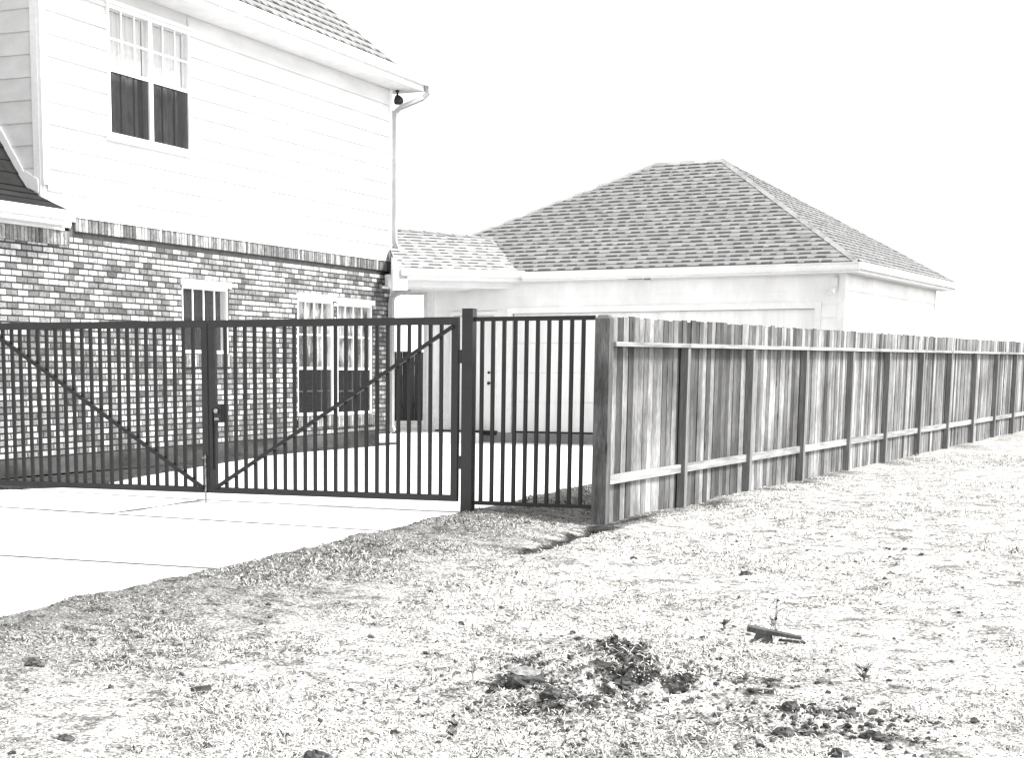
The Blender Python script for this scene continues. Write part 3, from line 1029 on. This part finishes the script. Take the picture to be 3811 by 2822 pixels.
caps(gr, (e0, d0, EZg), (r0, RY, RZ), dL, dF, 0.15, 0.25, up=0.025)
caps(gr, (r0, RY, RZ), (r1, RY, RZ), dF, dB, 0.15, 0.25, up=0.03)
caps(gr, (e1, d1, EZg), (r1, RY, RZ), dR, dB, 0.15, 0.25, up=0.025)
mb = MB(); mb.box(e0 + 0.03, e1 - 0.03, d0 + 0.03, 0.0, 3.0, 3.02); mb.box(QR, e1 - 0.03, 0.0, d1 - 0.03, 3.0, 3.02)
mb.build('soffit', SOFFIT, garage)
mb = MB(); mb.box(-1.25, e1, d0, d0 + 0.03, 2.99, 3.15); mb.box(e1 - 0.03, e1 + 0.002, d0 + 0.03, d1, 2.99, 3.15)
mb.box(e0, e0 + 0.03, d0 + 0.4, d1, 2.99, 3.15)
mb.build('fascia', WHITE, garage)
gg = gutter(garage, -1.22, e1 + 0.06, 0.402, 3.155)
mb = MB(); mb.box(e1 + 0.003, e1 + 0.10, d0 - 0.10, d1 - 0.05, 3.04, 3.15); mb.build('gutter', WHITE, garage)
mb = MB(); mb.tube([(2.2 - 1.1, -0.2, 3.0), (2.2 - 1.1, -0.2, 2.97)], 0.06, 12); mb.box(0.75, 1.0, -0.26, -0.16, 2.985, 2.999); mb.build('soffit_vent', FOUND_G, garage)
mb = MB(); mb.box(4.36, 4.46, -0.10, -0.03, 2.72, 2.92); mb.tube([(4.41, -0.09, 2.75), (4.40, -0.17, 2.70), (4.39, -0.21, 2.66)], [0.03, 0.06, 0.05], 10); mb.build('wall_lamp', SOFFIT, garage)

# ------------------------------------------------------------------ BREEZEWAY between house and garage
brz = thing('breezeway', 'low white breezeway joining the house corner to the garage', 'breezeway', (0.746, 30.852, 0), radians(19.94))
LE = 2.577
sb = np.array([0, 1, 0.42]); Lb_ = np.linalg.norm(sb); sb /= Lb_


def brz_right(t):
    y = t * sb[1]
    return LE + 0.04 * y - 0.02


mb = MB()
ry0, ry1 = 2.02, 1.74
mb.add([(-0.1, 0, 3.18), (LE, 0, 3.15), (2.66, ry1, 3.165 + 0.42 * ry1), (0.45, ry0, 3.18 + 0.42 * ry0), (0.45, 3.6, 3.4), (3.2, 3.4, 3.4)],
       [(0, 1, 2, 3), (3, 2, 5, 4)])
br = mb.build('roof', SHUNDER, brz)
ex_b = np.array([LE, 0, -0.03]); ex_b /= np.linalg.norm(ex_b)


def brz_top(x):
    return (ry0 + (ry1 - ry0) * (x - 0.69) / (2.64 - 0.69)) / sb[1]


tmax = ry0 / sb[1]
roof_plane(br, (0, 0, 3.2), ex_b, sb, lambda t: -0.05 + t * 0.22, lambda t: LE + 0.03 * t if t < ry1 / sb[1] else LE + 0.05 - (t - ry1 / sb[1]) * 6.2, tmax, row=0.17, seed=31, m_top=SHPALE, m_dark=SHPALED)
caps(br, (0.69, ry0, 3.2 + 0.42 * ry0), (2.66, ry1, 3.17 + 0.42 * ry1), (0, -0.92, -0.38), (0, 0.98, -0.2), 0.10, 0.25, SHING, up=0.02)
mb = MB(); mb.box(0.0, LE, 0.0, 0.03, 3.0, 3.17); mb.build('fascia', WHITE, brz)
gutter(brz, 0.02, LE + 0.04, 0.003, 3.185)
mb = MB(); mb.box(0.0, LE + 0.2, 0.03, 0.42, 2.985, 3.0); mb.build('soffit', SOFFIT, brz)
mb = MB(); mb.box(-0.05, LE + 0.25, 0.42, 0.60, 2.88, 3.10); mb.build('header_beam', SOFFIT, brz)
mb = MB(); mb.box(-0.1, 1.7, 0.60, 3.2, 2.86, 2.90); mb.build('ceiling', SOFFIT, brz)
mb = MB(); mb.add([(-0.12, 0.0, 2.80), (0.16, 0.0, 2.80), (0.16, 0.0, 3.17), (-0.12, 0.0, 3.38), (-0.12, 0.1, 2.80), (0.16, 0.1, 2.80), (0.16, 0.1, 3.17), (-0.12, 0.1, 3.38)], BOXF)
mb.build('end_board', SOFFIT, brz)
mb = MB(); mb.box(-0.2, 1.9, 0.5, 9.5, -0.05, 0.185); mb.build('floor_slab', CONC, brz)
# posts beside the opening
mb = MB(); mb.box(-0.07, 0.07, -0.07, 0.07, 0.186, 2.88)
po = mb.build('post', WHITE, brz); po.location = (1.36, 1.75, 0); po.rotation_euler = (0, 0, radians(-49.94))

# ------------------------------------------------------------------ dark fence seen through the breezeway
df = thing('plank_fence', 'dark weathered plank fence seen through the breezeway opening', 'fence', (-1.2, 39.6, 0.12))
x = 0.0
k = 0
while x < 5.6:
    MB().box(x + 0.001, x + 0.139, 0, 0.02, 0.06 + random.uniform(0, 0.02), 1.66 + random.uniform(-0.02, 0.02)).build('plank', PLANKD, df)
    x += 0.14
for zz in (0.35, 1.35):
    MB().box(0, 5.6, 0.022, 0.06, zz, zz + 0.09).build('rail', PLANKD, df)
for x in (0.1, 2.9, 5.5):
    MB().box(x, x + 0.09, 0.062, 0.15, -0.12, 1.7).build('post', PLANKD, df)

# ------------------------------------------------------------------ STEEL GATE (local x to the right along the gate line)
GP = (1.08, 16.49)
GA = math.atan2(-0.4155, 0.9096)
gxv = np.array([cos(GA), sin(GA)])


def gate_post(t, label, hgt=1.965):
    o = thing('gate_post', label, 'post', (GP[0] - t * gxv[0], GP[1] - t * gxv[1], -0.03), GA, 'square black posts that carry the driveway gate')
    MB().box(-0.055, 0.055, -0.055, 0.055, -0.2, hgt + 0.03).build('post_tube', BLACK, o)
    MB().box(-0.058, 0.058, -0.058, 0.058, hgt + 0.031, hgt + 0.038).build('post_cap', BLACK, o)
    return o


gate_post(0.0, 'tall square black steel post between the driveway gate and the narrow panel')
gate_post(5.86, 'square black steel post at the far left end of the driveway gate')


def gate_leaf(xa, xb, label, npk, brace_up_right, lock=False):
    """leaf from local x=xa to xb (metres right of the hinge post, negative)"""
    o = thing('gate_leaf', label, 'gate', (GP[0] + xa * gxv[0], GP[1] + xa * gxv[1], 0), GA, 'two leaves of the black driveway gate')
    L = xb - xa
    zb, zt = 0.10, 1.895
    MB().box(0, L, -0.0275, 0.0275, zt - 0.075, zt).build('top_rail', BLACK, o)
    MB().box(0, L, -0.0275, 0.0275, zb, zb + 0.062).build('bottom_rail', BLACK, o)
    sw_ = 0.068
    for a in (0, L - sw_):
        MB().box(a, a + sw_, -0.029, 0.029, zb + 0.062, zt - 0.075).build('stile', BLACK, o)
    gap = (L - 2 * sw_) / (npk + 1)
    pm = MB().box(-0.016, 0.016, -0.016, 0.016, zb + 0.06, zt - 0.073).mesh('picket', BLACK2)
    for k in range(npk):
        p = link('picket', pm, o, (sw_ + gap * (k + 1), 0, 0))
        p.rotation_euler = (radians(random.uniform(-0.12, 0.12)), radians(random.uniform(-0.12, 0.12)), 0)
    if brace_up_right:
        A, B = (sw_ - 0.01, -0.034, zb + 0.05), (L - sw_ + 0.02, -0.034, zt - 0.09)
    else:
        A, B = (L - sw_ + 0.01, -0.034, zb + 0.05), (sw_ - 0.02, -0.034, zt - 0.09)
    MB().bar(A, B, 0.036, 0.036, up=(0, 1, 0)).build('diagonal_brace', BLACK2, o)
    return o


LR_ = 2.78
rl_ = gate_leaf(-0.105 - LR_ + 0.0, -0.105, 'right black steel gate leaf with brace rising to the right', 22, True)
ll_ = gate_leaf(-0.105 - 2 * LR_ - 0.02, -0.105 - LR_ - 0.02, 'left black steel gate leaf with brace falling to the right', 22, False)
for zz in (0.42, 1.45):
    MB().box(LR_ + 0.0005, LR_ + 0.049, -0.02, 0.02, zz, zz + 0.13).build('hinge', BLACK, rl_)
    MB().box(-0.049, -0.0005, -0.02, 0.02, zz, zz + 0.13).build('hinge', BLACK, ll_)
# lock box on the meeting stile, keeper and drop rod
mb = MB(); mb.box(0.069, 0.150, -0.05, 0.05, 0.84, 1.03); lk = mb.build('lock_box', BLACK, rl_)
mb = MB(); mb.tube([(0.10, -0.05, 0.96), (0.10, -0.07, 0.96), (0.10, -0.085, 0.96)], [0.018, 0.026, 0.02], 10); mb.build('lock_cylinder', HARD, lk)
mb = MB(); mb.box(0.075, 0.125, -0.056, -0.051, 0.865, 0.892); mb.build('latch_plate', HARD, lk)
mb = MB(); mb.box(0.035, 0.047, -0.05, -0.036, 0.35, 0.98); mb.build('slide_rod', BLACK, rl_)
mb = MB(); mb.tube([(LR_ - 0.03, -0.04, 0.5), (LR_ - 0.03, -0.04, 0.004)], 0.010, 8); mb.tube([(LR_ - 0.03, -0.04, 0.47), (LR_ - 0.03, -0.10, 0.47)], 0.009, 8); mb.build('drop_rod', HARD, ll_)
# fixed narrow panel between gate post and fence
pn = thing('steel_fence_panel', 'narrow black picket panel between the gate post and the wooden corner post', 'fence panel', (GP[0], GP[1], 0), GA)
MB().box(0.0585, 1.262, -0.02, 0.02, 1.850, 1.892).build('top_rail', BLACK2, pn)
MB().box(0.0585, 1.262, -0.02, 0.02, 0.075, 0.112).build('bottom_rail', BLACK2, pn)
pm = MB().box(-0.0165, 0.0165, -0.0165, 0.0165, 0.111, 1.851).mesh('picket', BLACK2)
for k in range(10):
    link('picket', pm, pn, (0.135 + k * 0.1128, 0, 0))

# ------------------------------------------------------------------ WOODEN FENCE
FZ = -0.07
FA = radians(90 - 29.2)
fence = thing('wooden_fence', 'long weathered wooden board fence with pale rails receding to the right', 'fence', (2.31, 15.93, FZ), FA)
FLEN = 34.0
topz = lambda x: 1.955 + 0.0045 * x
# corner post, chamfered top
mb = MB()
w_ = 0.070
mb.hexa([(-w_, -w_, -0.3), (w_, -w_, -0.3), (w_, w_, -0.3), (-w_, w_, -0.3)], [(-w_, -w_, 1.93), (w_, -w_, 1.93), (w_, w_, 1.93), (-w_, w_, 1.93)])
mb.hexa([(-w_ + .001, -w_ + .001, 1.931), (w_ - .001, -w_ + .001, 1.931), (w_ - .001, w_ - .001, 1.931), (-w_ + .001, w_ - .001, 1.931)], [(-w_ * 0.6, -w_ * 0.6, 1.965), (w_ * 0.6, -w_ * 0.6, 1.965), (w_ * 0.6, w_ * 0.6, 1.965), (-w_ * 0.6, w_ * 0.6, 1.965)])
cp = mb.build('corner_post', POSTC, fence)
cp['label'] = 'thick grey wooden corner post where the fence meets the steel panel'
cp.rotation_euler = (0, 0, GA - FA)
first = 'kldldlllpllmgldgdmdmldlmdmdgmdlplgpglpgplglpgldglpglmglplgdlplglgpllgdplglpgglplgdlgplgl'
x = 0.10
i = 0
while x < FLEN:
    wd = random.choice([0.148, 0.142, 0.15, 0.138])
    tone = first[i] if i < len(first) else random.choice('mgglllpplgd')
    zt = topz(x) + random.uniform(-0.014, 0.012)
    yb = random.uniform(0.0, 0.013)
    z0_ = random.uniform(0.0, 0.03)
    lean = random.uniform(-0.004, 0.004)
    mb = MB()
    mb.hexa([(x, yb, z0_ - 0.06), (x + wd - 0.009, yb, z0_ - 0.06), (x + wd - 0.009, yb + 0.018, z0_ - 0.06), (x, yb + 0.018, z0_ - 0.06)],
            [(x + lean, yb, zt), (x + wd - 0.009 + lean, yb, zt), (x + wd - 0.009 + lean, yb + 0.018, zt), (x + lean, yb + 0.018, zt)])
    mb.build('board', WOOD[tone], fence)
    x += wd
    i += 1
posts = [2.24, 4.66, 7.12, 9.71, 12.18, 14.87, 17.52, 20.25, 22.92, 25.6, 28.2, 30.8, 33.4]
for k, px in enumerate(posts):
    pz = 1.675 + 0.0042 * px
    mb = MB().box(px, px + 0.09, -0.084, -0.002, -0.25, pz)
    mb.build('post', POSTW, fence)
    xa = (posts[k - 1] + 0.092) if k else 0.075
    MB().box(xa, px - 0.002, -0.042, -0.002, 0.372 + 0.0 * px, 0.458).build('lower_rail', RAILW, fence)
    # top rail laid over the post heads
    ta, tb = (posts[k - 1] + 0.047 if k else 0.072), px + 0.045
    za, zb = 1.676 + 0.0042 * ta, 1.676 + 0.0042 * tb
    MB().hexa([(ta, -0.096, za), (tb, -0.096, zb), (tb, -0.002, zb), (ta, -0.002, za)],
              [(ta, -0.096, za + 0.042), (tb, -0.096, zb + 0.042), (tb, -0.002, zb + 0.042), (ta, -0.002, za + 0.042)]).build('top_rail', RAILW, fence)

# ------------------------------------------------------------------ GRASS
GRASS = [mat('pale_straw', 0.50, 0.66, 3, 0.9, tint=(1, 0.985, 0.95)), mat('grey_straw', 0.22, 0.40, 3, 0.9, tint=(1, 0.985, 0.95)), mat('dark_dead_blade', 0.02, 0.07, 3, 0.95)]


def make_grass(N, seed):
    g = np.random.default_rng(seed)
    # density falls off with distance
    u = g.uniform(0, 1, N * 3)
    y = 5.0 + (u ** 1.7) * 24.0
    x = g.uniform(-0.36, 0.52, N * 3) * y + g.uniform(-0.3, 0.3, N * 3)
    r, l = rl(x, y)
    fd = (x - 2.31) * cos(radians(29.2)) - (y - 15.93) * sin(radians(29.2))
    keep = (r > 0.0) & ((y < 15.0) | (fd > 0.05) | (r < 3))
    dens = np.clip(0.75 + 0.6 * fbm(x * 1.1, y * 1.1, 51, 4) + np.clip(0.8 - r * 0.35, 0, 0.7), 0.05, 1.3)
    so = soil_amount(x, y)
    dens = dens * np.where(y > 12.5, 1 - 0.97 * so, 1 - 0.25 * so)
    keep &= g.uniform(0, 1.3, N * 3) < dens
    x = x[keep][:N]; y = y[keep][:N]; r = r[keep][:N]
    n = len(x)
    z = ground_h(x, y)
    az = g.uniform(0, 2 * pi, n)
    el = np.radians(g.uniform(4, 42, n) + np.where(g.uniform(0, 1, n) < 0.10, 30, 0))
    tall = np.clip(0.7 + 0.8 * vnoise(x * 1.7, y * 1.7, 61), 0.3, 1.6)
    Ln = g.uniform(0.016, 0.055, n) * tall * np.where(r < 0.12, 1.2, 1)
    wd = g.uniform(0.0011, 0.0026, n) * (0.7 + y / 11)
    d = np.stack([np.cos(az) * np.cos(el), np.sin(az) * np.cos(el), np.sin(el)], -1)
    el2 = el - np.radians(g.uniform(5, 45, n))
    d2 = np.stack([np.cos(az) * np.cos(el2), np.sin(az) * np.cos(el2), np.sin(el2)], -1)
    s = np.stack([-np.sin(az), np.cos(az), g.uniform(-0.5, 0.5, n)], -1) * wd[:, None]
    b = np.stack([x, y, z - 0.004], -1)
    mdp = b + d * (Ln * 0.55)[:, None]
    tip = mdp + d2 * (Ln * 0.5)[:, None]
    V = np.stack([b - s, b + s, mdp + s * 0.8, mdp - s * 0.8, tip], 1).reshape(-1, 3)
    k = np.arange(n) * 5
    Q = np.stack([k, k + 1, k + 2, k + 3], -1)
    T = np.stack([k + 3, k + 2, k + 4], -1)
    me = np_mesh('grass', V, [Q, T])
    for m in GRASS: me.materials.append(m)
    ton = g.uniform(0, 1, n) + 0.12 * vnoise(x * 0.9, y * 0.9, 77) - np.clip(0.36 - 0.16 * r, 0, 0.36)
    mi = np.where(ton > 0.40, 0, np.where(ton > 0.12, 1, 2))
    me.polygons.foreach_set('material_index', np.concatenate([mi, mi]).astype(np.int32))
    me.update()
    return me


go = link('dormant_grass', make_grass(330000, 5))
tag(go, 'short pale dormant grass and straw covering the lawn', 'grass', kind='stuff')

# loose crumbs of soil around the turned patches
def lump(mb, c, r, seed, squash=0.7, mi=0, n1=5, n2=8):
    R = random.Random(seed)
    v = []; f = []
    rot = R.uniform(0, 6.28); ex_ = R.uniform(0.75, 1.3)
    for i in range(n1 + 1):
        th_ = pi * i / n1
        for j in range(n2):
            ph = 2 * pi * j / n2
            k = r * R.uniform(0.72, 1.15)
            px = k * sin(th_) * cos(ph) * ex_; py = k * sin(th_) * sin(ph) / ex_
            v.append((c[0] + px * cos(rot) - py * sin(rot), c[1] + px * sin(rot) + py * cos(rot), c[2] + k * cos(th_) * squash))
    for i in range(n1):
        for j in range(n2):
            j2 = (j + 1) % n2
            f.append((i * n2 + j, (i + 1) * n2 + j, (i + 1) * n2 + j2, i * n2 + j2))
    mb.add(v, f, mi)


gh1 = lambda x, y: float(ground_h(np.array([x]), np.array([y]))[0])
CLOD = mat('dark_clay_clod', 0.018, 0.10, 22, 0.97, fine=0.3, fscale=60, bump=0.6, bscale=60)
CLODL = mat('dry_grey_clod', 0.10, 0.26, 14, 0.97, fine=0.3, fscale=60, bump=0.6, bscale=60)
mb = MB()
cnt = 0
R = random.Random(3)
while cnt < 2300:
    hx, hy, hr, hh = R.choice(HEAPS)
    a = R.uniform(0, 6.28); d_ = abs(R.gauss(0, 0.85)) * hr * 1.2
    px, py = hx + d_ * cos(a), hy + d_ * sin(a) * 1.15
    rr_ = min(0.021, 0.004 + R.expovariate(1 / 0.0045))
    lump(mb, (px, py, gh1(px, py) + rr_ * 0.2), rr_, cnt, mi=0 if R.random() < 0.7 else 1, n1=4, n2=6)
    cnt += 1
while cnt < 3400:
    py = R.uniform(5.6, 15.0); px = R.uniform(-0.34, 0.5) * py
    if rl(px, py)[0] < 0.12: continue
    rr_ = min(0.018, 0.003 + R.expovariate(1 / 0.0035)) * (0.7 + py / 20)
    lump(mb, (px, py, gh1(px, py) + rr_ * 0.2), rr_, cnt, mi=0 if R.random() < 0.6 else 1, n1=4, n2=6)
    cnt += 1
tag(mb.build('soil_crumbs', [CLOD, CLODL]), 'loose dark crumbs of soil scattered over the lawn', 'soil', kind='stuff')

# single clods one can point at
clods = [
    ((-0.16, 6.12), 0.075, 'dark blocky clod at the bottom edge of the lawn, left of centre'),
    ((1.22, 7.60), 0.07, 'dark clod on the right side of the large heap of turned soil'),
    ((1.00, 7.02), 0.065, 'flat dark clod in front of the large heap of turned soil'),
    ((0.84, 7.12), 0.06, 'brownish clod just right of and in front of the square lump'),
    ((0.62, 7.50), 0.04, 'small clod touching the left side of the square lump'),
    ((0.84, 8.20), 0.055, 'long dark clod behind the square lump'),
    ((1.70, 6.52), 0.05, 'dark clod at the left foot of the small mound on the right'),
    ((2.02, 6.42), 0.055, 'dark clod in front of the small mound on the right'),
    ((2.06, 6.86), 0.05, 'dark clod on the right shoulder of the small mound'),
    ((1.78, 6.76), 0.045, 'dark clod on the left shoulder of the small mound'),
    ((1.82, 6.18), 0.05, 'clod near the bottom edge, nearest to the small mound'),
    ((2.78, 11.9), 0.05, 'lone rounded dark stone on the pale lawn behind the wood scrap'),
    ((-1.18, 6.6), 0.04, 'small clod alone at the lower left of the lawn'),
    ((-1.60, 8.12), 0.055, 'dark clod at the left picture edge below the driveway'),
    ((1.32, 8.55), 0.05, 'dark clod on top of the rear heap of turned soil'),
]
for i, ((px, py), r_, lab) in enumerate(clods):
    mb = MB()
    r_ *= 0.8
    lump(mb, (0, 0, r_ * 0.05), r_, 900 + i, 0.62, n1=9, n2=13)
    lump(mb, (r_ * 0.7, -r_ * 0.3, 0), r_ * 0.6, 950 + i, 0.6, n1=7, n2=9)
    lump(mb, (-r_ * 0.75, r_ * 0.2, -0.004), r_ * 0.5, 980 + i, 0.6, n1=7, n2=9)
    o = mb.build('soil_clod', CLOD)
    o.location = (px, py, gh1(px, py))
    tag(o, lab, 'clod', 'clods of soil on the lawn')
# squarish lump with a pale dry top
mb = MB()
lump(mb, (0, 0, 0.02), 0.098, 70, 0.85, n1=11, n2=16)
mb.v = [(x_ * 1.05, y_, min(z_, 0.066 + 0.16 * y_ + 0.004 * sin(90 * x_))) for x_, y_, z_ in mb.v]
lump(mb, (-0.12, -0.02, 0.005), 0.042, 77, n1=7, n2=9)
lump(mb, (0.06, -0.06, 0.0), 0.045, 78, n1=7, n2=9)
o = mb.build('earth_block', CLOD)
top = MB()
lump(top, (0.005, 0.015, 0.070), 0.074, 79, 0.13, n1=6, n2=12)
top.v = [(x_, y_, z_ + 0.15 * (y_ - 0.015)) for x_, y_, z_ in top.v]
top.build('dry_crust', mat('pale_dry_crust', 0.08, 0.30, 30, 0.97), o)
o.location = (0.77, 7.6, gh1(0.77, 7.6))
tag(o, 'squarish dark lump of earth with a pale dry top', 'clod')

# scrap of wood half lifted off the ground
ws = thing('wood_scrap', 'short grey board scrap propped on the soil in the right foreground', 'board', (2.14, 9.0, gh1(2.2, 9.0)), radians(-18))
MB().hexa([(-0.02, -0.02, 0.060), (0.27, -0.016, 0.028), (0.265, 0.03, 0.028), (-0.02, 0.035, 0.066)], [(-0.02, -0.02, 0.088), (0.27, -0.016, 0.042), (0.265, 0.03, 0.044), (-0.02, 0.035, 0.094)]).build('plank', WOOD['m'], ws)
MB().hexa([(0.0, -0.06, -0.02), (0.10, -0.05, -0.02), (0.12, 0.05, -0.02), (0.02, 0.05, -0.02)], [(0.03, -0.018, 0.058), (0.11, -0.015, 0.048), (0.11, 0.028, 0.05), (0.03, 0.03, 0.06)]).build('broken_foot', WOOD['k'], ws)
MB().bar((0.15, 0.0, 0.02), (0.29, -0.02, 0.014), 0.02, 0.012).build('splinter', WOOD['d'], ws)
# flat dark scrap
mb = MB().hexa([(-0.045, -0.014, 0), (0.045, -0.010, 0.006), (0.05, 0.016, 0.006), (-0.04, 0.012, 0)], [(-0.045, -0.014, 0.018), (0.045, -0.010, 0.026), (0.05, 0.016, 0.026), (-0.04, 0.012, 0.018)])
o = mb.build('flat_scrap', CLOD); o.location = (-0.71, 7.41, gh1(-0.71, 7.41) + 0.012); o.rotation_euler = (0, 0, 0.15)
tag(o, 'small flat dark chip lying alone on the pale grass at left', 'scrap')


# weeds
def weed(px, py, hgt, n, label, seed, lean=0.2):
    R = random.Random(seed)
    t = thing('weed', label, 'weed', (px, py, gh1(px, py)), 0, 'dry weeds standing in the lawn')
    st = MB(); lf = MB()
    for k in range(n):
        a = R.uniform(0, 6.28); L = hgt * R.uniform(0.45, 1.0)
        ax, ay = cos(a) * lean * R.uniform(0.2, 1), sin(a) * lean * R.uniform(0.2, 1)
        pts = [(ax * L * q * q, ay * L * q * q, L * q) for q in (0, 0.35, 0.7, 1.0)]
        st.tube(pts, [0.004, 0.0035, 0.0025, 0.001], 5)
        for j in range(R.randint(4, 7)):
            q = R.uniform(0.05, 0.85); b = np.array([ax * L * q * q, ay * L * q * q, L * q])
            aa = R.uniform(0, 6.28); ll = R.uniform(0.02, 0.05); ww = ll * 0.28
            d = np.array([cos(aa), sin(aa), R.uniform(-0.1, 0.9)]); s_ = np.array([-sin(aa), cos(aa), 0]) * ww
            lf.add([b, b + d * ll * 0.5 + s_, b + d * ll, b + d * ll * 0.5 - s_], [(0, 1, 2, 3)])
    st.build('stem', GRASS[1], t)
    lf.build('leaf', mat('dark_weed_leaf', 0.05, 0.12, 8, 0.9), t)


weed(2.36, 9.35, 0.24, 3, 'tallest dry weed standing behind the wood scrap', 1, 0.1)
weed(2.09, 9.45, 0.10, 5, 'low leafy weed left of the tall weed', 2, 0.5)
weed(0.38, 6.5, 0.12, 6, 'low tufted weed near the bottom edge, right of the blocky clod', 4, 0.6)
weed(0.55, 7.9, 0.14, 2, 'thin twiggy weed left of the square lump', 5, 0.15)
weed(2.4, 7.8, 0.10, 5, 'low leafy weed right of the large soil heap', 6, 0.6)
